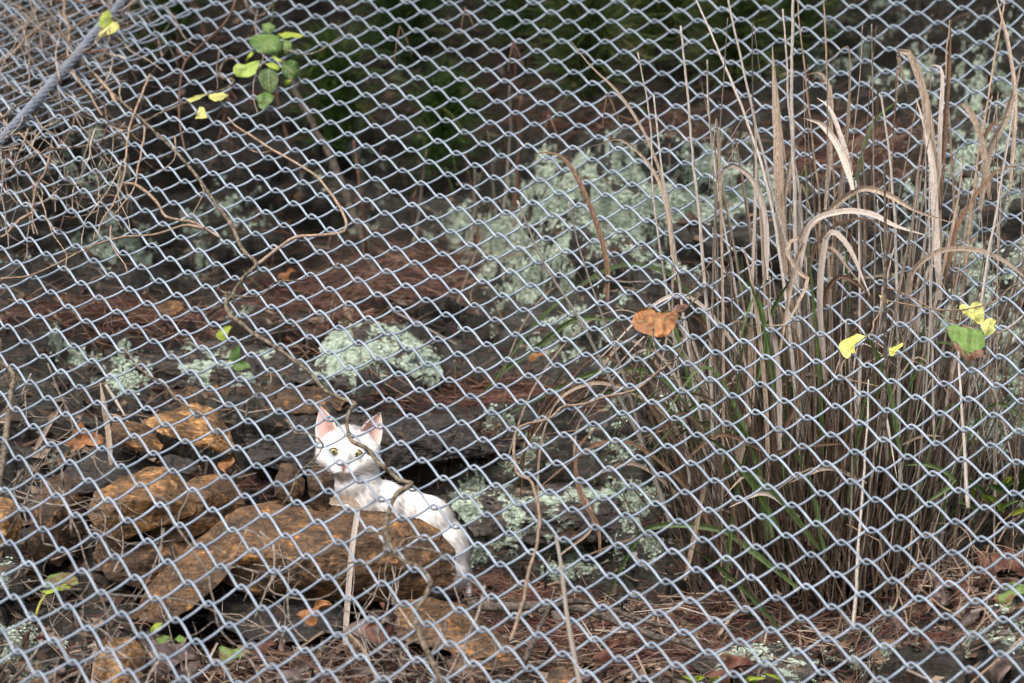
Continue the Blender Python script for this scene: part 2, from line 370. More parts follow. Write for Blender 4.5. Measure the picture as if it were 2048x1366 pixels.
KNOTS = """
-9 7 -3963 15054 -3585 15526 -3202 16004 -2812 16487
-8 5 -3976 13781 -3606 14236 -3231 14698 -2849 15165 -2462 15639 -2069 16118 -1670 16602
-7 3 -3986 12563 -3624 12998 -3257 13441 -2884 13891 -2505 14347 -2120 14810 -1730 15278 -1334 15752 -931 16232 -522 16716
-6 1 -3994 11406 -3640 11820 -3280 12242 -2915 12672 -2544 13109 -2168 13553 -1786 14004 -1399 14461 -1005 14924 -605 15392 -199 15866 213 16346
-5 -1 -3999 10313 -3653 10705 -3301 11105 -2944 11514 -2581 11930 -2213 12354 -1839 12785 -1460 13223 -1075 13668 -684 14119 -287 14576 116 15039 525 15508 941 15982 1363 16461
-4 -3 -4002 9285 -3663 9655 -3319 10033 -2969 10419 -2614 10814 -2254 11216 -1888 11626 -1517 12044 -1140 12470 -758 12902 -370 13341 24 13786 424 14237 830 14694 1243 15157 1661 15625 2087 16098 2519 16576
-3 -5 -4003 8321 -3671 8670 -3333 9026 -2991 9390 -2645 9763 -2293 10144 -1935 10533 -1571 10931 -1202 11335 -828 11748 -448 12168 -62 12596 329 13030 726 13470 1129 13916 1538 14365 1953 14818 2375 15276 2804 15742 3239 16213 3681 16690
-2 -7 -4004 7417 -3678 7746 -3347 8082 -3011 8425 -2671 8776 -2329 9137 -1984 9514 -1631 9899 -1267 10291 -894 10689 -518 11095 -140 11511 243 11934 632 12365 1026 12802 1425 13245 1828 13690 2236 14127 2653 14545 3081 14955 3514 15395 3953 15858 4398 16327
-1 -9 -4006 6565 -3685 6878 -3360 7196 -3031 7520 -2697 7851 -2358 8189 -2017 8536 -1680 8907 -1334 9285 -975 9663 -605 10051 -225 10449 157 10855 540 11272 926 11697 1318 12127 1714 12563 2116 13002 2520 13442 2928 13879 3346 14307 3775 14703 4216 15073 4659 15510 5109 15972 5565 16439
0 -11 -4008 5759 -3693 6057 -3373 6361 -3050 6669 -2722 6984 -2389 7304 -2052 7630 -1710 7965 -1368 8309 -1031 8675 -681 9045 -319 9415 55 9795 436 10184 821 10585 1208 10999 1598 11421 1993 11846 2393 12276 2798 12710 3206 13145 3616 13579 4036 14010 4466 14421 4908 14785 5358 15182 5812 15624 6272 16083 6738 16548
1 -13 -4010 4996 -3700 5280 -3387 5570 -3069 5864 -2747 6164 -2421 6473 -2092 6793 -1757 7115 -1413 7432 -1067 7754 -720 8083 -375 8425 -27 8791 335 9158 708 9528 1090 9907 1476 10301 1867 10712 2262 11130 2660 11550 3063 11974 3472 12401 3884 12831 4298 13261 4721 13681 5154 14082 5595 14488 6046 14897 6508 15295 6972 15735 7442 16193 7920 16657
2 -15 -4012 4273 -3708 4544 -3399 4820 -3087 5101 -2771 5386 -2451 5679 -2129 5981 -1803 6297 -1471 6618 -1130 6931 -781 7236 -430 7544 -79 7862 275 8186 629 8525 988 8884 1359 9246 1739 9614 2126 10001 2519 10407 2917 10821 3318 11236 3724 11653 4136 12074 4552 12497 4972 12916 5399 13330 5834 13751 6278 14183 6730 14610 7195 14990 7665 15398 8139 15848 8620 16306 9108 16772
3 -17 -4013 3590 -3714 3848 -3411 4110 -3105 4378 -2794 4650 -2479 4926 -2162 5208 -1842 5501 -1517 5802 -1188 6110 -851 6423 -507 6732 -155 7034 200 7335 557 7645 915 7960 1275 8283 1637 8621 2008 8970 2388 9326 2775 9699 3169 10095 3567 10502 3969 10912 4378 11324 4792 11741 5211 12160 5636 12581 6069 13009 6508 13444 6954 13881 7409 14308 7878 14676 8353 15067 8830 15511 9313 15965 9804 16426
4 -19 -4015 2945 -3721 3190 -3423 3439 -3122 3693 -2816 3952 -2507 4216 -2194 4484 -1878 4753 -1561 5027 -1237 5317 -908 5615 -576 5918 -236 6224 111 6530 464 6830 822 7127 1183 7430 1547 7739 1910 8056 2276 8383 2651 8717 3034 9061 3423 9419 3818 9798 4216 10194 4619 10598 5029 11007 5445 11424 5866 11845 6294 12270 6731 12701 7175 13138 7626 13571 8088 13968 8564 14313 9037 14728 9514 15179 10000 15633 10494 16090 10996 16555
5 -21 -4016 2336 -3727 2567 -3434 2804 -3138 3046 -2838 3292 -2534 3543 -2226 3798 -1914 4058 -1600 4318 -1285 4573 -963 4846 -636 5133 -304 5428 32 5727 374 6028 723 6327 1078 6623 1436 6917 1799 7215 2165 7523 2533 7838 2904 8160 3283 8487 3670 8824 4064 9172 4463 9536 4864 9915 5268 10308 5677 10711 6094 11124 6516 11544 6946 11967 7386 12390 7837 12808 8300 13199 8770 13573 9242 13969 9717 14390 10195 14833 10681 15299 11177 15763 11681 16225 12193 16694
6 -23 -4018 1760 -3733 1979 -3445 2204 -3153 2433 -2859 2667 -2560 2905 -2257 3148 -1951 3396 -1641 3648 -1327 3903 -1012 4152 -695 4403 -370 4675 -39 4956 296 5246 635 5541 980 5837 1331 6130 1687 6421 2048 6712 2411 7010 2779 7318 3150 7634 3526 7955 3909 8281 4299 8614 4697 8956 5100 9310 5503 9674 5906 10050 6316 10440 6735 10841 7162 11252 7597 11666 8044 12075 8500 12479 8963 12879 9432 13273 9906 13669 10383 14076 10865 14494 11354 14941 11853 15429 12360 15903 12875 16369
7 -25 -4024 1214 -3741 1423 -3456 1635 -3169 1853 -2878 2075 -2585 2301 -2287 2532 -1986 2768 -1682 3008 -1373 3252 -1061 3501 -745 3752 -429 3992 -109 4243 220 4512 553 4790 891 5076 1234 5367 1583 5658 1936 5947 2295 6233 2658 6523 3025 6823 3394 7130 3768 7444 4147 7765 4532 8090 4923 8420 5323 8756 5727 9100 6131 9454 6535 9819 6946 10196 7370 10586 7806 10987 8247 11392 8695 11796 9149 12199 9613 12596 10085 12985 10562 13372 11042 13766 11528 14172 12022 14599 12524 15070 13033 15579 13550 16053 14075 16522
8 -27 -4032 696 -3753 894 -3471 1097 -3186 1303 -2899 1513 -2609 1729 -2316 1948 -2020 2172 -1721 2400 -1418 2633 -1111 2870 -800 3111 -486 3356 -167 3605 150 3842 473 4090 804 4357 1140 4634 1481 4919 1829 5208 2182 5495 2539 5779 2901 6062 3266 6351 3634 6649 4006 6955 4383 7265 4764 7582 5150 7904 5541 8232 5941 8562 6348 8896 6754 9241 7161 9601 7578 9974 8008 10356 8447 10747 8889 11140 9336 11534 9792 11929 10257 12317 10732 12698 11213 13076 11697 13462 12186 13864 12685 14287 13190 14737 13700 15247 14219 15742 14747 16208 15282 16680
9 -29 -4043 205 -3767 393 -3488 585 -3206 781 -2922 981 -2635 1185 -2345 1393 -2053 1606 -1758 1823 -1460 2045 -1158 2270 -853 2500 -544 2734 -232 2972 85 3214 405 3461 727 3701 1050 3945 1383 4213 1721 4491 2065 4774 2416 5057 2773 5338 3135 5615 3497 5895 3862 6183 4231 6480 4605 6783 4986 7091 5371 7403 5757 7720 6149 8044 6552 8371 6961 8700 7372 9039 7787 9397 8210 9765 8641 10138 9079 10517 9522 10899 9972 11284 10431 11669 10900 12047 11377 12417 11860 12788 12347 13172 12840 13574 13341 13994 13849 14435 14361 14932 14881 15438 15411 15900 15950 16366
10 -31 -4057 -264 -3783 -85 -3507 98 -3228 284 -2947 474 -2664 668 -2377 865 -2088 1067 -1796 1274 -1502 1485 -1204 1700 -904 1918 -600 2141 -293 2368 18 2599 332 2834 651 3074 973 3318 1299 3563 1624 3813 1956 4082 2296 4355 2642 4628 2996 4903 3357 5175 3719 5447 4081 5725 4445 6013 4814 6308 5191 6609 5577 6914 5965 7224 6353 7540 6747 7860 7152 8188 7564 8522 7982 8860 8405 9205 8832 9559 9265 9922 9704 10292 10149 10663 10603 11038 11067 11414 11539 11783 12018 12146 12502 12516 12992 12900 13488 13299 13992 13716 14502 14158 15016 14656 15537 15143 16069 15598 16611 16058 17160 16525
11 -32 -3802 -541 -3528 -367 -3252 -190 -2974 -9 -2694 175 -2411 363 -2125 555 -1837 751 -1546 951 -1252 1155 -955 1363 -655 1576 -353 1792 -47 2012 262 2237 575 2465 892 2697 1212 2934 1537 3175 1865 3420 2194 3675 2525 3943 2866 4209 3215 4476 3571 4744 3933 5010 4295 5278 4657 5555 5022 5841 5393 6134 5772 6432 6160 6734 6551 7042 6942 7355 7341 7673 7750 7997 8167 8326 8589 8660 9014 9000 9444 9349 9883 9706 10327 10067 10777 10428 11233 10791 11696 11157 12169 11521 12649 11884 13135 12257 13627 12644 14127 13047 14634 13478 15148 13945 15668 14408 16193 14857 16723 15302 17266 15753 17818 16213 18378 16680
12 -33 -3552 -812 -3279 -643 -3003 -471 -2726 -295 -2446 -116 -2163 66 -1878 252 -1591 442 -1301 636 -1007 834 -711 1036 -412 1242 -110 1452 194 1665 502 1883 813 2104 1128 2330 1446 2560 1769 2794 2095 3032 2426 3275 2759 3524 3094 3787 3435 4055 3785 4318 4142 4579 4504 4842 4866 5109 5230 5385 5598 5669 5971 5958 6353 6252 6743 6551 7136 6855 7532 7164 7936 7478 8348 7799 8768 8124 9192 8454 9618 8791 10050 9135 10493 9486 10944 9840 11399 10191 11858 10545 12321 10904 12791 11266 13271 11631 13758 12009 14253 12407 14756 12830 15266 13268 15785 13702 16310 14135 16840 14575 17375 15016 17915 15453 18469 15904 19033 16364
13 -34 -3308 -1078 -3035 -914 -2760 -746 -2482 -575 -2203 -401 -1921 -224 -1637 -44 -1350 141 -1061 328 -768 520 -473 716 -175 915 126 1119 430 1326 736 1537 1046 1752 1359 1971 1676 2194 1997 2421 2321 2653 2650 2889 2982 3128 3318 3373 3658 3624 4002 3888 4355 4151 4713 4409 5073 4673 5434 4941 5798 5214 6166 5494 6544 5780 6931 6071 7325 6365 7722 6665 8122 6970 8528 7281 8941 7599 9363 7922 9790 8249 10217 8581 10650 8918 11093 9261 11547 9607 12008 9955 12471 10305 12935 10663 13405 11025 13887 11392 14377 11773 14873 12177 15377 12598 15891 13019 16414 13439 16943 13863 17477 14294 18018 14727 18561 15156 19115 15597 19680 16049 20255 16509
14 -35 -3069 -1340 -2796 -1180 -2521 -1017 -2244 -851 -1965 -681 -1684 -509 -1400 -334 -1114 -155 -826 27 -534 213 -240 403 57 596 357 793 660 994 965 1199 1274 1408 1586 1620 1901 1837 2220 2057 2544 2283 2874 2514 3207 2747 3540 2984 3876 3222 4218 3465 4564 3716 4917 3979 5276 4241 5636 4503 5998 4768 6362 5039 6732 5316 7114 5600 7505 5889 7901 6181 8303 6476 8707 6776 9115 7082 9528 7397 9950 7718 10378 8041 10807 8367 11241 8697 11684 9033 12139 9375 12603 9722 13070 10072 13537 10429 14009 10792 14493 11164 14987 11548 15485 11950 15991 12364 16508 12775 17036 13182 17568 13592 18107 14006 18653 14424 19203 14847 19756 15288 20322 15737 20899 16190 21485 16650
15 -36 -2835 -1600 -2562 -1443 -2287 -1284 -2011 -1122 -1732 -957 -1451 -790 -1168 -619 -883 -445 -595 -268 -305 -87 -12 96 284 284 583 475 885 670 1189 869 1497 1071 1807 1277 2121 1487 2438 1701 2761 1921 3092 2148 3424 2376 3757 2606 4092 2838 4429 3071 4773 3308 5119 3553 5466 3807 5823 4067 6188 4329 6553 4593 6922 4862 7298 5138 7684 5423 8076 5711 8474 5999 8878 6290 9284 6584 9695 6885 10109 7195 10530 7512 10959 7831 11391 8150 11826 8476 12271 8809 12727 9147 13192 9492 13662 9842 14132 10198 14607 10563 15094 10938 15590 11325 16092 11727 16601 12135 17122 12532 17653 12918 18190 13307 18733 13704 19283 14109 19839 14528 20394 14973 20958 15425 21537 15873 22126 16326 22722 16787
16 -37 -2605 -1857 -2333 -1704 -2058 -1549 -1782 -1391 -1504 -1230 -1223 -1067 -941 -900 -657 -731 -370 -558 -80 -383 212 -205 507 -23 805 163 1105 352 1409 545 1715 741 2024 941 2336 1145 2652 1352 2972 1564 3299 1785 3632 2010 3964 2234 4299 2461 4635 2691 4974 2921 5320 3154 5668 3396 6016 3646 6371 3901 6735 4162 7103 4425 7477 4692 7861 4968 8252 5252 8647 5535 9045 5817 9449 6102 9858 6391 10271 6688 10686 6993 11109 7305 11540 7619 11975 7935 12413 8258 12860 8587 13317 8922 13782 9263 14252 9612 14725 9968 15204 10332 15692 10707 16191 11093 16696 11491 17208 11888 17734 12267 18269 12632 18808 13004 19354 13392 19906 13795 20464 14214 21023 14657 21588 15114 22170 15557 22761 16004 23360 16458
17 -38 -2381 -2113 -2108 -1964 -1834 -1812 -1558 -1658 -1280 -1501 -1000 -1341 -718 -1179 -434 -1013 -148 -846 141 -675 432 -501 726 -324 1023 -144 1322 39 1624 227 1929 417 2236 611 2547 809 2862 1011 3179 1216 3501 1425 3830 1645 4165 1869 4499 2090 4835 2315 5173 2541 5514 2768 5860 2998 6211 3239 6563 3487 6921 3738 7285 3997 7655 4261 8032 4529 8419 4803 8814 5080 9213 5354 9613 5628 10016 5907 10427 6193 10842 6486 11261 6787 11687 7093 12120 7403 12558 7717 13001 8038 13450 8365 13907 8696 14373 9036 14843 9384 15317 9737 15798 10099 16287 10471 16787 10851 17294 11236 17809 11615 18338 11974 18875 12326 19418 12693 19966 13082 20520 13487 21081 13904 21643 14347 22211 14805 22796 15242 23390 15683 23992 16131 24602 16587
18 -38 -1888 -2224 -1614 -2075 -1338 -1924 -1061 -1770 -781 -1614 -500 -1456 -217 -1294 69 -1130 357 -964 647 -794 940 -622 1236 -447 1534 -268 1835 -87 2139 99 2445 287 2755 480 3067 675 3383 874 3702 1077 4025 1284 4355 1499 4692 1723 5028 1943 5366 2165 5705 2388 6045 2610 6393 2839 6747 3080 7105 3327 7468 3576 7836 3831 8208 4094 8587 4361 8975 4630 9371 4898 9771 5163 10172 5431 10578 5706 10991 5989 11410 6279 11832 6574 12261 6875 12697 7181 13139 7494 13585 7814 14035 8139 14492 8470 14958 8809 15428 9155 15904 9507 16387 9867 16878 10235 17378 10605 17886 10972 18405 11332 18936 11677 19474 12023 20018 12389 20570 12778 21127 13183 21690 13602 22255 14052 22829 14499 23416 14929 24013 15363 24617 15805
19 -37 -1123 -2190 -845 -2040 -566 -1887 -286 -1732 -3 -1574 282 -1414 569 -1251 858 -1085 1150 -917 1445 -747 1742 -573 2042 -396 2345 -216 2650 -32 2958 155 3269 345 3583 538 3901 735 4222 936 4546 1140 4875 1349 5207 1566 5545 1784 5886 2003 6227 2223 6571 2447 6923 2679 7280 2918 7642 3163 8008 3410 8380 3662 8757 3919 9139 4181 9528 4444 9924 4706 10324 4967 10729 5231 11138 5503 11554 5781 11976 6066 12401 6357 12830 6653 13267 6957 13710 7269 14157 7587 14607 7911 15065 8243 15533 8584 16004 8927 16483 9275 16969 9631 17464 9992 17965 10352 18477 10706 18999 11055 19532 11395 20070 11738 20615 12099 21168 12482 21728 12887 22292 13318 22860 13768 23440 14193 24031 14615 24630 15044
20 -36 -356 -2160 -75 -2008 207 -1854 491 -1697 777 -1537 1066 -1376 1357 -1211 1650 -1045 1947 -875 2246 -703 2547 -527 2851 -348 3158 -166 3467 19 3780 207 4096 399 4415 593 4738 790 5065 990 5392 1197 5723 1410 6061 1624 6405 1840 6752 2061 7102 2287 7455 2518 7813 2755 8175 2995 8543 3239 8917 3486 9297 3738 9682 3993 10074 4251 10473 4509 10876 4768 11283 5029 11696 5297 12114 5570 12537 5851 12961 6138 13388 6432 13824 6735 14269 7046 14717 7363 15171 7687 15634 8017 16103 8354 16576 8694 17057 9038 17546 9388 18044 9739 18551 10086 19066 10434 19592 10780 20125 11124 20665 11468 21209 11825 21762 12203 22322 12615 22887 13056 23462 13475 24047 13886 24640 14303
21 -35 413 -2134 696 -1980 982 -1824 1269 -1666 1559 -1505 1852 -1342 2147 -1176 2445 -1008 2745 -836 3048 -662 3354 -485 3662 -304 3973 -121 4287 66 4605 255 4927 445 5254 637 5582 836 5909 1042 6241 1253 6579 1466 6925 1680 7275 1898 7628 2122 7984 2352 8344 2586 8708 2823 9077 3061 9451 3304 9830 3551 10215 3801 10610 4054 11012 4309 11418 4565 11829 4823 12244 5088 12663 5359 13085 5637 13510 5921 13937 6213 14376 6514 14824 6824 15276 7140 15733 7461 16198 7788 16669 8121 17145 8456 17627 8794 18118 9136 18621 9474 19133 9809 19653 10150 20180 10500 20714 10852 21255 11203 21800 11563 22351 11949 22912 12368 23482 12775 24060 13174 24648 13579
22 -34 1183 -2113 1469 -1957 1759 -1800 2050 -1640 2344 -1477 2641 -1313 2940 -1145 3242 -975 3546 -802 3853 -626 4163 -447 4476 -265 4791 -80 5111 105 5436 290 5763 483 6092 682 6423 886 6756 1094 7096 1303 7442 1515 7794 1730 8150 1951 8509 2178 8870 2409 9237 2642 9608 2876 9983 3114 10362 3357 10747 3604 11140 3854 11542 4107 11952 4360 12366 4616 12780 4879 13198 5148 13622 5423 14050 5705 14482 5995 14924 6293 15375 6599 15830 6912 16289 7229 16757 7552 17230 7880 17709 8209 18193 8538 18688 8869 19195 9196 19712 9525 20234 9866 20762 10218 21297 10575 21838 10936 22384 11307 22935 11700 23499 12090 24072 12479 24654 12872
23 -33 1954 -2096 2245 -1939 2538 -1780 2833 -1618 3131 -1454 3432 -1288 3735 -1119 4041 -947 4349 -772 4661 -594 4975 -414 5292 -231 5614 -51 5939 133 6267 327 6598 526 6931 729 7266 934 7608 1140 7957 1346 8310 1557 8667 1774 9027 1996 9390 2223 9759 2452 10131 2683 10508 2918 10890 3157 11277 3400 11672 3648 12074 3900 12484 4154 12898 4410 13311 4669 13727 4935 14152 5206 14583 5485 15019 5773 15466 6069 15921 6371 16379 6679 16841 6990 17311 7306 17788 7625 18270 7946 18758 8265 19256 8586 19765 8910 20285 9242 20810 9585 21339 9938 21873 10298 22412 10667 22958 11045 23515 11420 24083 11798 24658 12180
24 -32 2728 -2085 3022 -1926 3319 -1765 3619 -1602 3921 -1436 4226 -1268 4533 -1097 4843 -923 5155 -747 5471 -568 5790 -387 6113 -209 6439 -25 6768 168 7100 366 7435 569 7773 773 8117 974 8466 1174 8820 1379 9178 1590 9539 1808 9904 2030 10274 2255 10649 2484 11028 2716 11413 2952 11804 3191 12201 3437 12606 3689 13017 3944 13431 4201 13842 4458 14259 4718 14686 4985 15120 5262 15560 5548 16010 5839 16468 6137 16932 6439 17398 6744 17869 7052 18346 7364 18831 7676 19323 7987 19823 8302 20332 8626 20851 8960 21379 9305 21909 9659 22441 10025 22979 10396 23531 10762 24092 11129 24661 11501
25 -31 3504 -2079 3803 -1918 4104 -1756 4407 -1591 4713 -1423 5022 -1253 5333 -1081 5647 -905 5964 -728 6284 -548 6607 -371 6935 -187 7266 6 7601 204 7939 407 8280 607 8625 803 8974 999 9328 1198 9686 1403 10047 1616 10414 1834 10786 2057 11164 2284 11546 2513 11932 2743 12324 2978 12724 3225 13131 3477 13545 3732 13961 3989 14372 4243 14792 4497 15224 4761 15660 5037 16102 5318 16555 5604 17018 5896 17487 6190 17955 6489 18425 6793 18903 7099 19389 7404 19883 7711 20385 8025 20893 8349 21410 8682 21937 9027 22469 9388 23001 9756 23545 10114 24100 10472 24663 10835
26 -30 4283 -2078 4585 -1916 4890 -1752 5197 -1585 5507 -1416 5820 -1244 6135 -1070 6453 -894 6775 -715 7100 -537 7428 -352 7762 -158 8099 40 8441 239 8786 434 9133 625 9480 816 9832 1012 10189 1214 10551 1424 10919 1641 11295 1862 11677 2086 12062 2312 12450 2538 12842 2767 13242 3010 13650 3263 14065 3518 14484 3775 14900 4024 15324 4273 15757 4537 16195 4810 16640 5087 17096 5367 17563 5649 18032 5933 18502 6225 18975 6525 19455 6829 19942 7133 20435 7437 20939 7751 21450 8075 21966 8409 22489 8760 23020 9123 23559 9474 24108 9824 24665 10178
27 -29 5064 -2084 5370 -1920 5679 -1754 5990 -1586 6304 -1415 6621 -1242 6940 -1067 7263 -889 7589 -709 7920 -521 8256 -325 8595 -130 8939 63 9286 254 9634 441 9982 630 10332 823 10689 1022 11053 1229 11423 1445 11802 1665 12187 1888 12575 2112 12966 2335 13359 2560 13758 2795 14165 3047 14581 3302 15001 3557 15422 3807 15850 4053 16285 4312 16724 4581 17171 4853 17628 5120 18091 5388 18561 5667 19036 5957 19514 6255 19999 6560 20488 6865 20982 7167 21485 7478 21998 7803 22516 8145 23039 8500 23573 8843 24115 9184 24666 9530
28 -28 5848 -2096 6158 -1931 6470 -1763 6785 -1593 7103 -1421 7424 -1247 7748 -1071 8075 -891 8408 -702 8745 -505 9086 -312 9432 -121 9780 67 10128 253 10476 439 10827 629 11185 826 11552 1031 11927 1244 12308 1462 12694 1683 13083 1905 13476 2129 13872 2355 14271 2587 14680 2829 15100 3075 15522 3323 15945 3576 16374 3831 16809 4090 17248 4354 17694 4610 18147 4852 18610 5121 19081 5402 19560 5690 20043 5985 20532 6290 21027 6597 21523 6901 22025 7211 22538 7540 23058 7886 23586 8220 24122 8553 24667 8890
29 -27 6634 -2116 6947 -1949 7264 -1780 7583 -1608 7905 -1435 8230 -1259 8559 -1081 8891 -898 9230 -702 9573 -506 9920 -315 10267 -129 10614 56 10963 243 11317 433 11679 628 12050 830 12428 1039 12811 1253 13196 1470 13584 1690 13977 1912 14375 2137 14778 2367 15190 2604 15611 2847 16035 3092 16460 3342 16891 3596 17329 3852 17771 4114 18215 4356 18670 4592 19134 4861 19605 5139 20083 5423 20568 5715 21059 6016 21557 6326 22056 6640 22560 6958 23075 7282 23598 7605 24129 7929 24668 8258
30 -26 7422 -2142 7739 -1974 8059 -1804 8383 -1631 8709 -1457 9039 -1280 9372 -1100 9710 -914 10055 -715 10403 -522 10748 -336 11094 -150 11446 40 11805 232 12172 428 12548 629 12929 833 13311 1042 13695 1255 14083 1471 14477 1690 14877 1912 15282 2139 15695 2375 16118 2615 16544 2857 16971 3104 17403 3355 17842 3609 18287 3867 18731 4105 19185 4332 19649 4598 20122 4872 20602 5153 21090 5441 21583 5740 22081 6055 22582 6377 23092 6688 23610 6998 24136 7313 24669 7633
31 -25 8212 -2177 8534 -2008 8858 -1836 9186 -1662 9516 -1486 9851 -1308 10189 -1127 10532 -939 10879 -744 11223 -553 11572 -363 11930 -171 12293 25 12663 225 13041 427 13425 628 13807 832 14190 1041 14580 1254 14976 1471 15376 1690 15782 1914 16196 2145 16619 2380 17045 2618 17474 2861 17910 3109 18351 3360 18797 3615 19243 3857 19694 4074 20159 4332 20632 4603 21114 4881 21605 5167 22103 5470 22602 5790 23108 6096 23621 6398 24141 6704 24668 7015
32 -24 9005 -2221 9330 -2050 9659 -1877 9991 -1701 10327 -1524 10666 -1344 11009 -1162 11355 -974 11701 -780 12055 -585 12415 -389 12778 -189 13149 12 13529 213 13912 414 14294 617 14679 824 15071 1037 15470 1258 15872 1483 16277 1704 16688 1924 17108 2148 17531 2378 17961 2615 18403 2857 18852 3105 19301 3360 19751 3608 20205 3827 20668 4069 21142 4333 21625 4609 22118 4899 22620 5210 23123 5510 23631 5804 24146 6101 24668 6404
33 -23 9800 -2273 10130 -2101 10463 -1926 10800 -1749 11140 -1570 11484 -1389 11832 -1204 12183 -1015 12537 -817 12894 -615 13257 -414 13631 -215 14011 -16 14391 188 14773 395 15161 603 15556 816 15957 1035 16362 1253 16769 1468 17181 1682 17600 1899 18024 2124 18454 2357 18893 2596 19340 2842 19796 3098 20256 3349 20718 3590 21184 3825 21657 4079 22142 4353 22638 4643 23137 4930 23640 5216 24150 5505 24666 5799
34 -22 10598 -2335 10932 -2161 11270 -1984 11611 -1806 11957 -1625 12306 -1441 12659 -1254 13016 -1061 13372 -858 13736 -655 14110 -457 14488 -254 14865 -45 15249 168 15641 380 16039 594 16442 807 16849 1018 17257 1226 17671 1434 18091 1646 18517 1865 18950 2095 19391 2331 19838 2574 20294 2827 20757 3078 21223 3323 21694 3571 22173 3825 22658 4089 23150 4359 23648 4634 24153 4914 24664 5200
35 -21 11399 -2405 11738 -2229 12080 -2051 12427 -1870 12777 -1687 13132 -1501 13490 -1311 13852 -1117 14217 -916 14588 -711 14961 -499 15341 -283 15730 -66 16126 153 16525 370 16927 581 17333 784 17743 986 18160 1190 18584 1398 19013 1614 19448 1841 19891 2076 20339 2316 20793 2560 21254 2800 21721 3042 22195 3287 22675 3538 23162 3795 23655 4059 24155 4329 24661 4606
36 -20 12204 -2485 12547 -2307 12894 -2126 13246 -1943 13602 -1757 13961 -1568 14326 -1376 14694 -1181 15066 -980 15438 -760 15821 -533 16214 -308 16612 -83 17012 134 17413 340 17817 538 18227 733 18647 932 19076 1139 19507 1354 19944 1580 20388 1812 20837 2049 21290 2284 21748 2514 22216 2752 22691 2995 23173 3241 23662 3494 24157 3753 24658 4019
37 -19 13011 -2573 13360 -2392 13712 -2209 14069 -2023 14430 -1835 14796 -1643 15166 -1449 15540 -1252 15918 -1044 16302 -806 16697 -564 17095 -337 17494 -125 17895 76 18299 269 18710 459 19131 653 19561 855 19994 1068 20433 1291 20877 1522 21328 1756 21780 1988 22239 2217 22708 2454 23185 2694 23668 2938 24158 3187 24654 3441
38 -18 13823 -2670 14177 -2487 14534 -2301 14896 -2113 15263 -1921 15634 -1728 16009 -1532 16390 -1332 16776 -1116 17172 -862 17571 -624 17971 -412 18372 -214 18777 -23 19189 166 19612 357 20043 555 20477 766 20916 988 21362 1216 21812 1447 22265 1677 22727 1909 23198 2146 23675 2385 24159 2626 24650 2872
39 -17 14639 -2776 14997 -2590 15360 -2402 15728 -2211 16100 -2018 16476 -1823 16858 -1625 17244 -1424 17637 -1210 18036 -976 18439 -752 18843 -547 19251 -351 19665 -156 20089 40 20520 243 20954 454 21395 675 21840 900 22291 1128 22748 1358 23212 1591 23684 1827 24162 2064 24647 2305
40 -16 15458 -2892 15822 -2703 16191 -2513 16564 -2320 16941 -2125 17323 -1929 17710 -1731 18102 -1530 18500 -1327 18902 -1121 19309 -915 19721 -710 20139 -502 20563 -293 20992 -81 21428 135 21869 354 22316 576 22769 802 23228 1030 23695 1262 24167 1496 24647 1733
41 -15 16282 -3018 16651 -2828 17025 -2635 17404 -2441 17787 -2246 18175 -2049 18568 -1850 18966 -1650 19369 -1448 19777 -1245 20190 -1040 20610 -833 21034 -623 21465 -412 21901 -197 22343 20 22791 241 23246 464 23707 691 24174 920 24648 1153
42 -14 17110 -3157 17485 -2965 17864 -2771 18248 -2576 18637 -2380 19031 -2182 19430 -1983 19834 -1783 20243 -1581 20657 -1378 21077 -1172 21503 -965 21935 -754 22372 -542 22815 -326 23265 -108 23720 114 24182 339 24651 566
43 -12 18323 -3116 18707 -2921 19097 -2726 19492 -2529 19891 -2331 20296 -2132 20706 -1932 21122 -1729 21543 -1525 21970 -1319 22402 -1111 22841 -900 23285 -686 23735 -469 24192 -249 24655 -26
44 -11 19165 -3283 19555 -3088 19951 -2891 20351 -2694 20757 -2496 21168 -2296 21584 -2095 22006 -1892 22434 -1688 22867 -1481 23307 -1271 23752 -1059 24204 -844 24661 -626
45 -9 20407 -3271 20809 -3074 21215 -2876 21627 -2677 22044 -2477 22467 -2275 22896 -2072 23330 -1866 23770 -1658 24217 -1447 24669 -1234
46 -7 21672 -3274 22084 -3076 22502 -2876 22926 -2675 23356 -2472 23791 -2268 24232 -2061 24679 -1852
47 -5 22958 -3294 23383 -3093 23813 -2891 24249 -2687 24691 -2481
"""


def mass(name, V, tmpl, m, colors=None, parent=None, smooth=False, kind=None):
    """V (n,k,3) alike pieces sharing the face template: ONE object, nobody could count it."""
    n, k, _ = V.shape
    q = len(tmpl[0])
    fi = (np.array(tmpl)[None] + (np.arange(n) * k)[:, None, None]).reshape(-1, q)
    me = bpy.data.meshes.new(name)
    v = V.reshape(-1, 3)
    o = bpy.data.objects.new(name, me)
    if parent is None:
        loc = np.array([v[:, 0].mean(), v[:, 1].mean(), v[:, 2].min()]); o.location = loc; v = v - loc
    else:
        v = v - np.array(parent.location)
    me.vertices.add(len(v)); me.vertices.foreach_set('co', v.ravel())
    me.loops.add(fi.size); me.loops.foreach_set('vertex_index', fi.ravel().astype(np.int32))
    me.polygons.add(len(fi)); me.polygons.foreach_set('loop_start', (np.arange(len(fi)) * q).astype(np.int32))
    me.polygons.foreach_set('use_smooth', np.full(len(fi), smooth))
    me.update(calc_edges=True)
    if colors is not None:
        at = me.color_attributes.new('tint', 'FLOAT_COLOR', 'POINT')
        c = np.repeat(np.concatenate([colors, np.ones((n, 1))], 1), k, 0)
        at.data.foreach_set('color', c.ravel().astype(np.float32))
    me.materials.append(m)
    COL.objects.link(o)
    o.parent = parent
    if kind: o['kind'] = kind
    return o


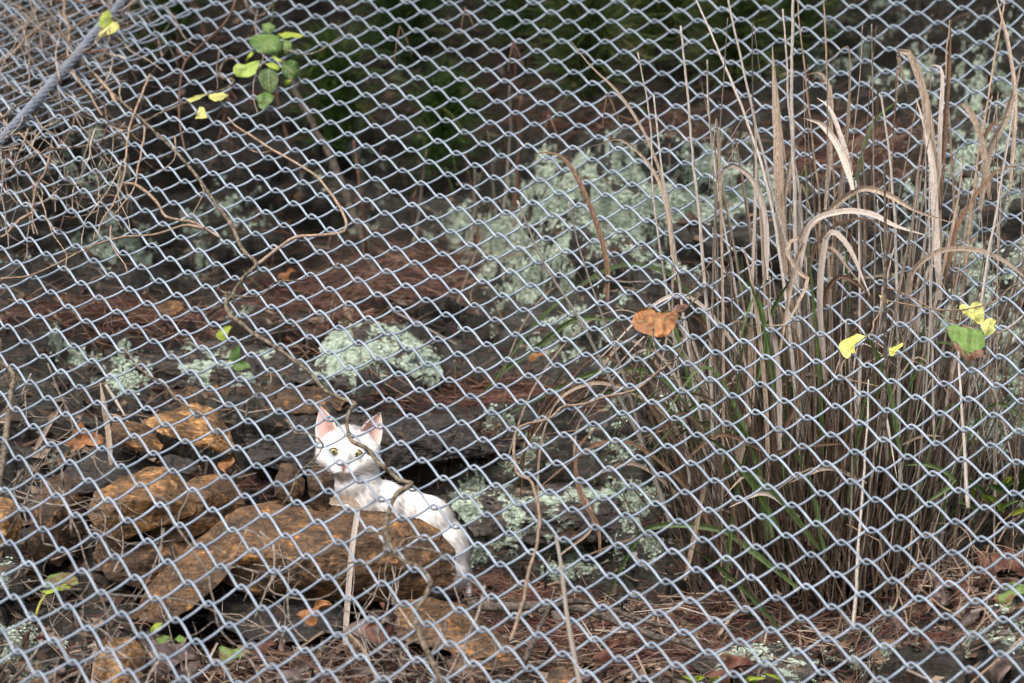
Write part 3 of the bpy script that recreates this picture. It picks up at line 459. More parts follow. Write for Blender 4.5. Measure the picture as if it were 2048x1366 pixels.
# ---------------------------------------------------------------- the rock slope
# (photo row : distance) down five sections through the slope; ledges and faces as in the photo
SECT = [
    (-100, [(-1800, 12.5), (-300, 8.6), (0, 7.9), (250, 7.45), (275, 7.2), (550, 7.06), (575, 6.96), (650, 6.68), (705, 6.6), (770, 6.50), (790, 6.42), (960, 6.34), (1190, 6.10), (1290, 5.82), (1400, 5.66), (1700, 5.2), (2400, 4.4), (3400, 3.2)]),
    (420, [(-1800, 12.5), (-300, 8.7), (0, 8.0), (250, 7.55), (280, 7.28), (540, 7.12), (570, 7.0), (655, 6.70), (690, 6.66), (760, 6.58), (780, 6.46), (960, 6.38), (1190, 6.22), (1270, 5.98), (1400, 5.74), (1700, 5.25), (2400, 4.4), (3400, 3.2)]),
    (800, [(-1800, 12.8), (-300, 8.9), (0, 8.25), (300, 7.75), (420, 7.55), (500, 7.38), (620, 6.92), (650, 6.86), (780, 6.74), (800, 6.70), (835, 6.50), (1000, 6.44), (1170, 6.37), (1195, 6.24), (1300, 5.98), (1400, 5.78), (1700, 5.25), (2400, 4.4), (3400, 3.2)]),
    (1200, [(-1800, 12.5), (-300, 8.6), (0, 8.0), (235, 7.55), (290, 7.15), (310, 7.06), (560, 6.90), (700, 6.76), (800, 6.66), (840, 6.50), (1000, 6.42), (1170, 6.32), (1195, 6.18), (1300, 5.96), (1400, 5.78), (1700, 5.25), (2400, 4.4), (3400, 3.2)]),
    (1650, [(-1800, 12.2), (-300, 8.4), (0, 7.75), (230, 7.4), (330, 7.12), (420, 6.98), (700, 6.80), (900, 6.62), (1050, 6.48), (1150, 6.24), (1250, 6.02), (1400, 5.76), (1700, 5.2), (2400, 4.4), (3400, 3.2)]),
    (2080, [(-1800, 11.8), (-300, 7.8), (0, 7.15), (400, 6.78), (900, 6.50), (1010, 6.40), (1090, 6.12), (1250, 5.88), (1400, 5.68), (1700, 5.15), (2400, 4.4), (3400, 3.2)]),
]


def Dg0(px, py):
    px = np.asarray(px, float); py = np.asarray(py, float)
    cols = [c for c, _ in SECT]
    prof = []
    wob = 26 * np.sin(px / 97.) + 17 * np.sin(px / 41. + 1.3)
    for c, l in SECT:
        prof.append(np.interp(py + wob, [q[0] for q in l], [q[1] for q in l]))
    t = np.clip(px, cols[0], cols[-1])
    out = np.zeros(np.broadcast(px, py).shape)
    for i in range(len(cols) - 1):
        u = np.clip((t - cols[i]) / (cols[i + 1] - cols[i]), 0, 1); u = u * u * (3 - 2 * u)
        inside = (t >= cols[i]) & ((t < cols[i + 1]) | (i == len(cols) - 2))
        out = np.where(inside, prof[i] * (1 - u) + prof[i + 1] * u, out)
    return out


def spots(PX, PY, lst):
    w = np.zeros(PX.shape)
    for (x, y, rx, ry, a) in lst:
        w = np.maximum(w, a * np.exp(-(((PX - x) / rx) ** 2 + ((PY - y) / ry) ** 2) ** 1.3))
    return w


LICHEN = [(745, 715, 115, 80, 1.0), (250, 735, 60, 40, .8), (130, 715, 40, 30, .7), (450, 630, 90, 35, .7), (640, 660, 40, 30, .6),
          (1000, 490, 200, 100, .85), (1230, 410, 290, 120, .98), (1450, 330, 170, 90, .95), (1130, 360, 140, 70, .9), (1060, 560, 190, 80, .75), (1250, 560, 200, 70, .7),
          (960, 1010, 60, 50, .85), (960, 1110, 60, 45, .95), (1010, 920, 120, 60, .62), (1120, 1110, 130, 60, .75), (1260, 1090, 90, 70, .72), (1230, 920, 90, 50, .66),
          (1180, 700, 150, 60, .62), (1320, 760, 140, 60, .6), (1290, 1000, 90, 50, .6),
          (1990, 250, 130, 250, .72), (1960, 600, 140, 300, .70), (2000, 850, 120, 140, .78), (1750, 110, 170, 130, .6), (1900, 420, 160, 160, .66),
          (210, 480, 190, 90, .52), (430, 430, 170, 110, .55), (150, 330, 150, 80, .45), (700, 330, 100, 100, .5), (720, 440, 80, 60, .5),
          (1000, 300, 80, 60, .5), (50, 1290, 90, 80, .75), (130, 1330, 120, 60, .7), (1800, 1300, 160, 70, .66), (1600, 1300, 220, 50, .6), (1980, 1290, 120, 70, .7),
          (2100, 700, 200, 500, .65), (-150, 500, 200, 200, .5)]
SOIL = [(1150, 1300, 420, 110, 1), (700, 1300, 500, 100, .9), (250, 640, 260, 45, .9), (780, 560, 180, 75, .9), (950, 812, 210, 22, .8), (300, 60, 700, 110, .35),
        (1000, 120, 500, 150, .8), (1700, 300, 130, 70, .9), (1900, 1150, 170, 90, .95), (1620, 1150, 250, 90, .9), (900, 1560, 2200, 200, 1), (900, -500, 2600, 420, .9)]

gx = np.r_[-2600:-400:60, -400:-30:14, -30:2080:4.6, 2080:2450:14, 2450:4700:60]
gy = np.r_[-1800:-320:60, -320:-20:14, -20:1390:4.4, 1390:1700:14, 1700:3400:70]
GX, GY = np.meshgrid(gx, gy)
GD = Dg0(GX, GY)
GW = Wa(GX, GY, GD)
_lic = spots(GX, GY, LICHEN)
_soil = spots(GX, GY, SOIL)
# relief in metres, along the slope's outward direction
_nrm = np.array([0, -.8, .6])
_big = (fbm(GW * np.array([5, 5, 7]), 4, 3) - .5) * .20
_warp = (fbm(GW * 6, 3, 11) - .5) * .05
_lay = (GW[..., 2] + .16 * GW[..., 0] + _warp)
_h1 = _lay / .034; _i = np.floor(_h1); _f = _h1 - _i
_blk = np.floor(GW[..., 0] / .23 + 3.1 * np.sin(_i * 12.9)).astype(np.int64)
_z0 = np.zeros_like(_blk)
_o0 = _h(_i.astype(np.int64), _blk, _z0, 5); _o1 = _h(_i.astype(np.int64) + 1, _blk, _z0, 5)
_e = np.clip((_f - .82) / .18, 0, 1)
_str = (_o0 * (1 - _e) + _o1 * _e - .5) * .095
_h2 = _lay / .009; _i2 = np.floor(_h2).astype(np.int64)
_str2 = (_h(_i2, np.floor(GW[..., 0] / .09 + 2 * np.sin(_i2 * 3.7)).astype(np.int64), _z0, 9) - .5) * .02
_fine = (fbm(GW * 60, 4, 21) - .5) * .022
_rk = 1 - _soil
GW = GW + _nrm * (_big * (.5 + .5 * _rk) + (_str + _str2) * np.clip(_rk * 1.3 - .15, 0, 1) + _fine * (.55 + .45 * _soil))[..., None]
ny, nx = GX.shape
_cl = fbm(GW * 34, 5, 31, .6)
LMASK = np.clip(_lic * 1.12 + (_cl - .5) * 2.4 - .18, 0, 1) * (1 - .85 * _soil)
_TN = np.cross(np.gradient(GW, axis=1), np.gradient(GW, axis=0)); _TN /= np.linalg.norm(_TN, axis=-1, keepdims=True) + 1e-12
if _TN[ny // 2, nx // 2, 1] > 0: _TN = -_TN


def terrain():
    idx = np.arange(ny * nx).reshape(ny, nx)
    q = np.stack([idx[1:, :-1], idx[1:, 1:], idx[:-1, 1:], idx[:-1, :-1]], -1).reshape(-1, 4)
    me = bpy.data.meshes.new('rocky_hillside')
    me.vertices.add(ny * nx); me.vertices.foreach_set('co', GW.reshape(-1))
    me.loops.add(q.size); me.loops.foreach_set('vertex_index', q.ravel().astype(np.int32))
    me.polygons.add(len(q)); me.polygons.foreach_set('loop_start', (np.arange(len(q)) * 4).astype(np.int32))
    me.polygons.foreach_set('use_smooth', np.ones(len(q), bool))
    me.update(calc_edges=True)
    at = me.color_attributes.new('tint', 'FLOAT_COLOR', 'POINT')
    c = np.stack([LMASK, np.clip(_soil * 1.2 + (_cl - .5) * 1.6, 0, 1), 0 * LMASK, 1 + 0 * LMASK], -1)
    at.data.foreach_set('color', c.reshape(-1).astype(np.float32))
    me.materials.append(M_TERR)
    o = bpy.data.objects.new('rocky_hillside', me); COL.objects.link(o)
    return tag(o, 'dark layered schist slope with pale green lichen and soil ledges', 'hillside', kind='structure')


terrain()


def gidx(px, py):
    return (np.clip(np.searchsorted(gy, py), 0, ny - 1), np.clip(np.searchsorted(gx, px), 0, nx - 1))


def ground(px, py, lift=0.0):
    j, i = gidx(px, py)
    return GW[j, i] + _TN[j, i] * lift


def gD(px, py):
    return float(ground(px, py)[1])


# ---------------------------------------------------------------- wire netting
KN = {}
for _l in KNOTS.strip().splitlines():
    _q = list(map(int, _l.split())); _b, _a = _q[0], _q[1]; _z = _q[2:]
    for _k in range(len(_z) // 2):
        KN[(_a + _k, _b)] = (_z[2 * _k] / 10., _z[2 * _k + 1] / 10.)
K3 = {k: Wa(p[0], p[1], Dm(p[0], p[1])) for k, p in KN.items()}
WIRE_R = .00165


def wire_path(knots, r, NS=11, e=.0043, dl=.0054):
    """One spiral wire: hooks over the row of knots above (r) and the row below (r+1)."""
    bs = sorted(b for (a, b) in knots if a - b == r)
    runs = []; cur = []
    for b in bs:
        a = b + r
        if (a + 1, b) in knots and (a + 1, b + 1) in knots:
            if cur and cur[-1] != b - 1: runs.append(cur); cur = []
            cur.append(b)
    if cur: runs.append(cur)
    out = []
    f = (np.arange(NS) + .0) / NS
    f = f - .09 * np.sin(2 * np.pi * f)       # denser at the bends
    ylin = 1 - 2 * f
    kk = .955
    ysoft = np.arcsin(kk * np.cos(np.pi * f)) / math.asin(kk)
    bul = np.abs(np.sin(np.pi * f)) ** .7
    for run in runs:
        pts = []
        for b in run:
            a = b + r
            T, Bm, T2 = knots[(a, b)], knots[(a + 1, b)], knots[(a + 1, b + 1)]
            al = T2 - T; al /= np.linalg.norm(al)
            up = (T + T2) / 2 - Bm; H = np.linalg.norm(up); up /= H
            n = np.cross(al, up); n = n if n[1] < 0 else -n
            ex = ysoft * (H / 2 + e) - ylin * (H / 2)
            jit = dl * (1 + .12 * math.sin(a * 12.7 + b * 7.3))
            pts.append(T + (Bm - T) * f[:, None] + up * ex[:, None] + n * (jit * bul)[:, None])
            pts.append(Bm + (T2 - Bm) * f[:, None] - up * ex[:, None] - n * (jit * bul)[:, None])
        out.append(np.concatenate(pts))
    return out


def netting(knots, label, shift=np.zeros(3)):
    allp = np.array(list(knots.values()))
    root = empty('chain_link_netting', (allp[:, 0].mean(), allp[:, 1].min(), allp[:, 2].min()), label, 'wire netting')
    rows = sorted({a - b for a, b in knots})
    for r in rows:
        runs = wire_path(knots, r)
        if not runs: continue
        mb = MB()
        for p in runs:
            if len(p) > 20: mb.add(*tube(p + shift, WIRE_R, 7))
        if mb.n: mb.build('wire', M_WIRE, root)
    return root


netting(K3, 'large galvanised chain-link netting draped over the whole rocky slope')
# a second sheet laps under the first in the upper left corner, beside the rope
K4 = {}
for (a, b), p in KN.items():
    x, y = p
    if (a + 1, b) in KN and (a, b + 1) in KN:
        q1, q2 = np.array(KN[(a + 1, b)]), np.array(KN[(a, b + 1)])
        z = np.array(p) + .38 * (q1 - p) + .20 * (q2 - p)
        z = z + np.array([.02 * (z[1] - 150), -.03 * (z[0] - 150)])
        if z[0] * .86 + z[1] < 372 and z[0] < 420:
            D = Dm(*z) + .030 + .03 * max(0, min(1, (372 - z[0] * .86 - z[1]) / 300))
            K4[(a, b)] = Wa(z[0], z[1], D)
netting(K4, 'second chain-link sheet lapping under the first in the upper left corner')

# ---------------------------------------------------------------- steel rope
rp = [(-140, 420), (-60, 345), (0, 282), (69, 206), (148, 117), (193, 62), (235, 14), (262, -40), (280, -110)]
rc = spline([W(x, y, float(Dm(x, y)) - .022) for x, y in rp], 260)
rope = empty('wire_rope', rc[130], 'thick twisted grey steel rope crossing the upper left corner', 'steel rope')
T_, N_, B_ = frames(rc)
arc = np.r_[0, np.cumsum(np.linalg.norm(np.diff(rc, axis=0), axis=1))]
for k in range(6):
    th = arc / .115 * 2 * math.pi + k * math.pi / 3
    hel = rc + .0049 * (np.cos(th)[:, None] * N_ + np.sin(th)[:, None] * B_)
    mb = MB()
    Th, Nh, Bh = frames(hel)
    for w_ in range(5):                      # each strand is itself a bundle of wires
        t2 = -arc / .06 * 2 * math.pi + w_ * 2 * math.pi / 5
        mb.add(*tube(hel + .0018 * (np.cos(t2)[:, None] * Nh + np.sin(t2)[:, None] * Bh), .00135, 5))
    mb.build('strand', M_ROPE, rope)
mb = MB(); mb.add(*tube(rc, .0028, 6)); mb.build('core', M_ROPE, rope)


# ---------------------------------------------------------------- loose rocks
LICHEN_ROCKS = []
def rock(name, label, D0, outline, inner=(), thick=.10, m=None, cat='rock', group=None, cuts=5, amp=.0024, sh=.72, lich=None):
    pts = []
    O = [(q[0], q[1], q[2] if len(q) > 2 else 0) for q in outline]
    cx = sum(q[0] for q in O) / len(O); cy = sum(q[1] for q in O) / len(O)
    for x, y, d in O: pts.append(W(x, y, D0 + d))
    for x, y, d in inner: pts.append(W(x, y, D0 + d))
    for x, y, d in O[::2]: pts.append(W(cx + (x - cx) * sh, cy + (y - cy) * sh, D0 + thick + d * .3))
    bm = bmesh.new()
    vs = [bm.verts.new(p) for p in pts]
    r_ = bmesh.ops.convex_hull(bm, input=vs)
    bmesh.ops.delete(bm, geom=[v for v in bm.verts if not v.link_faces], context='VERTS')
    bmesh.ops.dissolve_limit(bm, angle_limit=R(4), verts=bm.verts[:], edges=bm.edges[:])
    bmesh.ops.bevel(bm, geom=bm.edges[:], offset=.0012, segments=1, affect='EDGES', clamp_overlap=True)
    bmesh.ops.triangulate(bm, faces=bm.faces[:])
    target = .0058
    for it in range(7):
        es = [e for e in bm.edges if e.calc_length() > target * 1.6]
        if not es or len(bm.faces) > 26000: break
        bmesh.ops.subdivide_edges(bm, edges=es, cuts=1)
        bmesh.ops.triangulate(bm, faces=[f for f in bm.faces if len(f.verts) > 3])
    bm.normal_update()
    V = np.array([v.co[:] for v in bm.verts]); N = np.array([v.normal[:] for v in bm.verts])
    s = hash(label) % 97 if False else sum(map(ord, label)) % 97
    lay = V[:, 2] + .35 * V[:, 0] - .2 * V[:, 1] + (fbm(V * 12, 3, s) - .5) * .02
    li = np.floor(lay / .011).astype(np.int64); z0 = np.zeros_like(li)
    chip = (_h(li, np.floor(V[:, 0] / .05).astype(np.int64), z0, s) - .5)
    disp = (fbm(V * 70, 4, s) - .5) * amp * 1.5 + chip * amp * 1.1 + (fbm(V * 15, 3, s + 5) - .5) * amp * .6
    vb = (V + (np.stack([fbm(V * 20 + 9.1 * k, 2, s + 60 + k) for k in range(3)], 1) - .5) * .02) @ np.array([[.82, .40, .41], [-.52, .82, .24], [-.24, -.41, .88]])
    for cell, am in ((.04, 1.1), (.016, .5)):
        ii = np.floor(vb / cell).astype(np.int64); disp = disp + (_h(ii[:, 0], ii[:, 1], ii[:, 2], s + 3) - .5) * amp * am
    V = V + N * disp[:, None]
    if lich is not None: LICHEN_ROCKS.append((V.copy(), N, np.clip(lich + (fbm(V * 34, 5, 31, .6) - .5) * 2.4 - .1, 0, 1)))
    for v, c in zip(bm.verts, V): v.co = c
    me = bpy.data.meshes.new(name)
    loc = Vector((V[:, 0].mean(), V[:, 1].mean(), V[:, 2].min()))
    bmesh.ops.translate(bm, verts=bm.verts, vec=-loc)
    bm.to_mesh(me); bm.free()
    if lich is not None:
        at = me.color_attributes.new('tint', 'FLOAT_COLOR', 'POINT')
        mk = np.clip(lich + (fbm(V * 34, 5, 31, .6) - .5) * 2.4 - .1, 0, 1)
        at.data.foreach_set('color', np.stack([mk, 0 * mk, 0 * mk, 1 + 0 * mk], -1).ravel().astype(np.float32))
    me.materials.append(m or M_RUST)
    o = bpy.data.objects.new(name, me); o.location = loc; COL.objects.link(o)
    return tag(o, label, cat, group)


rock('boulder', 'big rusty brown boulder in front of the white cat', 6.03,
     [(455, 1032, .0), (480, 1015, .02), (560, 1000, .05), (640, 1008, .05), (700, 1022, .05), (760, 1022, .05), (830, 1036, .05), (880, 1063, .05), (910, 1102, .05), (915, 1150, .05), (906, 1184, .04), (820, 1200, .02), (720, 1205, -.01), (610, 1200, -.03), (500, 1188, -.05), (440, 1165, -.06), (400, 1120, -.04)],
     [(480, 1110, -.09), (600, 1120, -.085), (640, 1165, -.07), (560, 1060, -.04), (760, 1080, -.03), (840, 1130, -.01)], .16, M_RUST, 'boulder', amp=.0026)
rock('stone_slab', 'tilted rusty slab sloping down left of the big boulder', 5.99,
     [(262, 1238, -.03), (290, 1180, -.01), (330, 1135, .0), (390, 1082, .03), (455, 1032, .05), (500, 1035, .05), (500, 1100, -.02), (440, 1168, -.06), (385, 1215, -.07), (330, 1250, -.07)], [(400, 1150, -.06), (350, 1180, -.06)], .09, M_RUST)
rock('block', 'orange angular rock with pale broken face at the left', 6.04,
     [(172, 1030, -.03), (190, 985, -.01), (228, 962, .02), (300, 932, .05), (342, 936, .05), (372, 965, .05), (402, 1003, .04), (388, 1030, .0), (300, 1058, -.02), (240, 1082, -.03), (190, 1055, -.04)], [(250, 1000, -.06), (330, 990, -.03), (360, 1005, -.02)], .14, M_OCHRE)
rock('block', 'rust brown rock leaning on the right of the orange rock', 6.09,
     [(372, 965, 0), (395, 952, .02), (440, 945, .04), (482, 975, .04), (490, 1010, .03), (440, 1050, 0), (360, 1085, -.03), (300, 1090, -.03), (300, 1060, -.03), (390, 1030, -.02)], [(420, 990, -.03)], .12, M_RUST)
rock('stone_slab', 'long ochre slab bridging a dark hollow above the orange rock', 6.20,
     [(282, 842, -.01), (330, 825, .02), (385, 803, .05), (430, 818, .05), (462, 860, .03), (470, 888, 0), (462, 912, -.02), (420, 892, -.03), (370, 872, -.03), (325, 872, -.03)], [(360, 850, -.035), (430, 865, -.03)], .12, M_OCHRE)
rock('block', 'small rust block with a white chip beside the long ochre slab', 6.14,
     [(216, 862, 0), (226, 846, .02), (262, 840, .03), (300, 852, .03), (324, 888, .01), (318, 908, -.01), (280, 904, -.03), (232, 886, -.03)], [(250, 865, -.04)], .10, M_RUST)
rock('block', 'small pointed brown rock standing left of the cat', 6.08,
     [(546, 960, 0), (562, 927, .02), (588, 929, .02), (612, 962, .01), (608, 992, -.01), (580, 1003, -.02), (548, 990, -.02)], [(575, 965, -.035)], .07, M_BROWN)
rock('block', 'upright brown rock under the chin of the cat', 6.075,
     [(614, 950, 0), (628, 926, .01), (648, 932, .015), (668, 960, .01), (664, 1000, 0), (648, 1026, -.01), (622, 1012, -.015)], [(640, 965, -.03)], .05, M_BROWN)
rock('block', 'small dark stone with white specks under the ochre slab', 6.12,
     [(318, 922, 0), (340, 908, .01), (382, 922, .01), (396, 938, 0), (378, 950, -.02), (335, 940, -.02)], [], .08, M_DARK)
rock('block', 'tan stone cut by the left edge of the picture', 5.98,
     [(-60, 1010, .02), (-20, 985, .03), (32, 1002, .02), (45, 1040, .01), (38, 1080, -.01), (8, 1096, -.03), (-50, 1085, -.03)], [(10, 1040, -.05)], .10, M_OCHRE)
rock('boulder', 'large dark brown rock between the tan stone and orange rock', 6.12,
     [(58, 1010, 0), (85, 960, .03), (140, 940, .05), (185, 965, .05), (178, 1040, .02), (165, 1100, -.01), (120, 1135, -.03), (62, 1120, -.04)], [(110, 1030, -.07)], .12, M_BROWN)
rock('boulder', 'dark mossy stone low on the left edge beneath the tan stone', 5.93,
     [(-60, 1140, .02), (-10, 1112, .03), (38, 1122, .02), (52, 1155, .0), (40, 1190, -.02), (-40, 1200, -.03)], [(10, 1150, -.04)], .10, M_LICH, lich=.35)
rock('boulder', 'dark flat rock under the small rust block', 6.16,
     [(180, 905, .02), (215, 880, .03), (270, 905, .02), (335, 935, .0), (320, 955, -.02), (240, 960, -.03), (190, 985, -.03), (130, 990, -.03), (120, 945, 0)], [], .10, M_DARK)
rock('boulder', 'dark brown rock under the orange rock and slab', 6.06,
     [(195, 1070, .01), (260, 1080, .0), (380, 1060, .03), (440, 1075, .04), (400, 1120, 0), (330, 1150, -.02), (280, 1180, -.03), (215, 1160, -.03), (185, 1110, -.02)], [(300, 1110, -.04)], .12, M_BROWN)
rock('stone', 'ochre brown stone half buried in litter near the bottom edge', 5.80,
     [(180, 1366, -.03), (190, 1310, .0), (225, 1278, .03), (262, 1275, .04), (290, 1310, .03), (285, 1370, -.02), (230, 1400, -.05)], [(240, 1320, -.04)], .10, M_OCHRE)
rock('stone_slab', 'brown slab in the litter below the big boulder', 5.93,
     [(775, 1235, -.01), (800, 1205, .04), (860, 1196, .07), (930, 1208, .08), (985, 1255, .05), (1035, 1300, .0), (1030, 1325, -.03), (960, 1318, -.05), (880, 1300, -.05), (800, 1280, -.05)], [(880, 1240, -.01), (940, 1275, -.03)], .12, M_RUST)
rock('stone', 'dark brown stone in the shadow below the brown slab', 5.88,
     [(900, 1305, 0), (960, 1310, .01), (1030, 1318, .02), (1045, 1370, 0), (980, 1400, -.03), (900, 1380, -.03)], [(960, 1345, -.03)], .10, M_BROWN)
rock('stone', 'small rust stone peeping over the bottom edge', 5.82,
     [(1085, 1366, 0), (1100, 1340, .02), (1125, 1334, .02), (1150, 1352, .01), (1160, 1390, -.02), (1090, 1400, -.03)], [], .08, M_RUST)
rock('boulder', 'dark underside rock beneath the big boulder', 5.99,
     [(430, 1185, .02), (520, 1195, .02), (640, 1195, .02), (700, 1215, .03), (690, 1255, 0), (600, 1285, -.02), (500, 1280, -.03), (410, 1240, -.02)], [], .12, M_DARK)  # dark colour paints the shade of the hollow under the boulder
rock('stone', 'brown stone with ochre top lying on the upper left ledge', 6.72,
     [(95, 625, 0), (110, 592, .03), (150, 585, .04), (185, 620, .03), (195, 655, 0), (150, 668, -.03), (110, 660, -.03)], [(150, 625, -.03)], .12, M_BROWN)
rock('stone', 'small bright orange stone on the needle-covered ledge', 6.74,
     [(315, 618, 0), (335, 600, .02), (360, 602, .02), (368, 618, .01), (345, 632, -.01), (322, 630, -.01)], [], .06, M_OCHRE)
rock('stone', 'rusty stone cut by the left edge above the ledge', 6.60,
     [(-40, 800, 0), (0, 760, .02), (40, 790, .03), (60, 840, .02), (45, 880, -.01), (-30, 880, -.02)], [], .10, M_BROWN)
rock('rock_ledge', 'long grey-brown layered ledge with lichen patches at left', 6.58,
     [(30, 735, 0), (60, 702, .05), (220, 688, .08), (420, 682, .08), (560, 700, .06), (640, 738, .04), (640, 765, 0), (420, 778, -.03), (180, 772, -.03), (50, 765, -.02)], [(300, 735, -.035)], .16, M_LICH, 'ledge', lich=.42, amp=.006)
rock('rock_ledge', 'thin brown shelf of rock running behind the ochre slab', 6.50,
     [(215, 800, 0), (260, 782, .04), (460, 772, .06), (640, 776, .06), (700, 795, .03), (680, 822, -.02), (480, 830, -.04), (300, 826, -.04)], [], .14, M_BROWN, 'ledge', amp=.006)
rock('rock_ledge', 'dark wet rock step directly behind the head of the cat', 6.42,
     [(478, 870, 0), (520, 838, .03), (660, 828, .05), (860, 832, .05), (1010, 846, .05), (1050, 880, .02), (1010, 905, 0), (860, 918, -.02), (640, 950, -.04), (500, 930, -.03)], [(700, 885, -.04)], .14, M_DARK, 'ledge', amp=.007)
rock('rock_ledge', 'dark lichen-dotted rock step right of the cat', 6.38,
     [(900, 1010, 0), (960, 975, .04), (1120, 965, .06), (1290, 985, .05), (1330, 1030, .02), (1290, 1075, -.02), (1120, 1090, -.04), (950, 1075, -.03)], [(1100, 1025, -.05)], .14, M_LICH, 'ledge', lich=.55, amp=.006)
rock('boulder', 'grey rock with pale lichen crust above the red needles', 6.66,
     [(625, 740, 0), (650, 675, .04), (720, 645, .07), (800, 650, .07), (860, 690, .05), (890, 750, .02), (870, 790, -.01), (760, 800, -.03), (660, 790, -.03)], [(740, 715, -.04), (800, 730, -.04)], .14, M_LICH, lich=.78, amp=.008)
rock('stone', 'grey lichen stone at the lower right corner', 5.80,
     [(1975, 1230, 0), (2000, 1185, .03), (2060, 1170, .04), (2120, 1220, .02), (2110, 1290, -.02), (2020, 1300, -.04)], [], .12, M_LICH, lich=.45)
rock('stone', 'flat lichen stone under the grass at bottom right', 5.86,
     [(1380, 1330, 0), (1440, 1296, .03), (1560, 1290, .04), (1640, 1320, .02), (1630, 1370, -.03), (1480, 1390, -.04)], [], .12, M_LICH, lich=.5)

# ---------------------------------------------------------------- the cat
CD, CK = 6.20, 6.20 / F


def cp(px, py, d=0):
    """Cat modelling space: photo-scaled millimetres at the cat's own distance."""
    return np.array([(px - 1024) * CK, CD + d * CK, CAMZ - (py - 683) * CK])


def unit(v): return v / (np.linalg.norm(v, axis=-1, keepdims=True) + 1e-12)


bm = bmesh.new()


def ell(px, py, d, rx, ry, rd, roll=0):
    r_ = bmesh.ops.create_icosphere(bm, subdivisions=4, radius=1)
    mtx = Matrix.Translation(cp(px, py, d)) @ Matrix.Rotation(R(roll), 4, 'Y') @ Matrix.Diagonal((rx * CK, rd * CK, ry * CK, 1))
    bmesh.ops.transform(bm, matrix=mtx, verts=r_['verts'])


def caps(p0, p1, r0, r1, n=9):
    for t in np.linspace(0, 1, n):
        q = np.array(p0) + (np.array(p1) - np.array(p0)) * t; r_ = r0 + (r1 - r0) * t
        ell(q[0], q[1], q[2], r_, r_, r_)


ell(697, 899, 4, 55, 48, 54)                # skull
ell(657, 913, -10, 25, 25, 32); ell(735, 915, -8, 25, 25, 34)      # cheeks
ell(657, 899, -4, 25, 23, 32); ell(736, 902, -2, 25, 23, 32)
ell(703, 972, 2, 36, 32, 38)
ell(696, 882, -18, 34, 28, 30)              # forehead
ell(692, 914, -42, 13, 24, 19)              # bridge of the nose
ell(679, 938, -41, 17, 13, 15); ell(701, 939, -40, 17, 13, 15)     # whisker pads
ell(675, 930, -26, 21, 18, 24); ell(706, 932, -24, 22, 18, 24)
ell(690, 928, -51, 9, 8, 9)                 # nose
ell(689, 949, -30, 19, 10, 15)               # chin
ell(712, 950, 26, 46, 44, 44)               # neck
ell(716, 1008, 22, 56, 72, 52)              # chest
ell(762, 1018, 40, 56, 58, 54)              # shoulders
ell(803, 1030, 58, 60, 55, 52)
ell(842, 1052, 66, 66, 62, 58)              # back
ell(862, 1108, 70, 77, 82, 64)              # rump
ell(880, 1150, 62, 60, 52, 56)
ell(800, 1100, 52, 90, 80, 58)              # belly
caps((694, 1050, -4), (688, 1190, -10), 20, 14); caps((742, 1060, 4), (738, 1192, -6), 20, 14)   # forelegs
ell(686, 1196, -20, 17, 10, 22); ell(736, 1198, -18, 17, 10, 22)   # forepaws
caps((845, 1185, 20), (800, 1198, 0), 22, 15, 5)                   # hind foot
caps((926, 1160, 66), (937, 1194, 50), 15, 8, 6)   # tail round the rump
me0 = bpy.data.meshes.new('cat_draft'); bm.to_mesh(me0); bm.free()
tmp = bpy.data.objects.new('cat_draft', me0); COL.objects.link(tmp)
md = tmp.modifiers.new('r', 'REMESH'); md.mode = 'VOXEL'; md.voxel_size = .0026
ms = tmp.modifiers.new('s', 'SMOOTH'); ms.factor = .5; ms.iterations = 15
dg = bpy.context.evaluated_depsgraph_get()
me1 = bpy.data.meshes.new_from_object(tmp.evaluated_get(dg))
bpy.data.objects.remove(tmp, do_unlink=True)
bm = bmesh.new(); bm.from_mesh(me1)
NBODY = len(bm.verts)
EARS = [((640.5, 812, 14), (633, 884, -6), (676, 860, -26), -1), ((761, 825, 16), (759, 892, -4), (720, 862, -24), 1)]
ear_v = []
for tip, ob, ib, sg in EARS:
    tip, ob, ib = np.array(tip, float), np.array(ob, float), np.array(ib, float)
    nu, nv = 11, 12
    grid = {}
    for side in (0, 1):
        for i in range(nu):
            for j in range(nv):
                u = i / (nu - 1); v = j / (nv - 1)
                base = ob + (ib - ob) * u
                ctr = tip + (base - tip) * (v ** .88)
                bow = math.sin(math.pi * u) * (.22 + .78 * v)
                edge = (ob - tip) * 0
                q = ctr + np.array([0, 0, 1.]) * bow * 16
                # outward curve of both rims
                q = q + np.array([sg * (1 - u) * 5 * math.sin(math.pi * v), 0, 0]) + np.array([-sg * u * 4 * math.sin(math.pi * v), -u * 3 * math.sin(math.pi * v), 0])
                if side: q = q + np.array([0, 0, 5.0 * (1 - abs(2 * u - 1) ** 4) * min(1, v * 4) + .6])
                bv = bm.verts.new(cp(*q)); grid[(side, i, j)] = bv
                ear_v.append((bv, side, u, v))
    for side in (0, 1):
        for i in range(nu - 1):
            for j in range(nv - 1):
                f4 = [grid[(side, i, j)], grid[(side, i + 1, j)], grid[(side, i + 1, j + 1)], grid[(side, i, j + 1)]]
                bm.faces.new(f4 if side else f4[::-1])
    for j in range(nv - 1):
        for i in (0, nu - 1):
            bm.faces.new([grid[(0, i, j)], grid[(0, i, j + 1)], grid[(1, i, j + 1)], grid[(1, i, j)]])
bm.verts.index_update()
info = {bv.index: (s, u, v) for bv, s, u, v in ear_v}
bmesh.ops.recalc_face_normals(bm, faces=bm.faces)
me = bpy.data.meshes.new('body'); bm.to_mesh(me); bm.free()
V = np.array([v.co[:] for v in me.vertices])
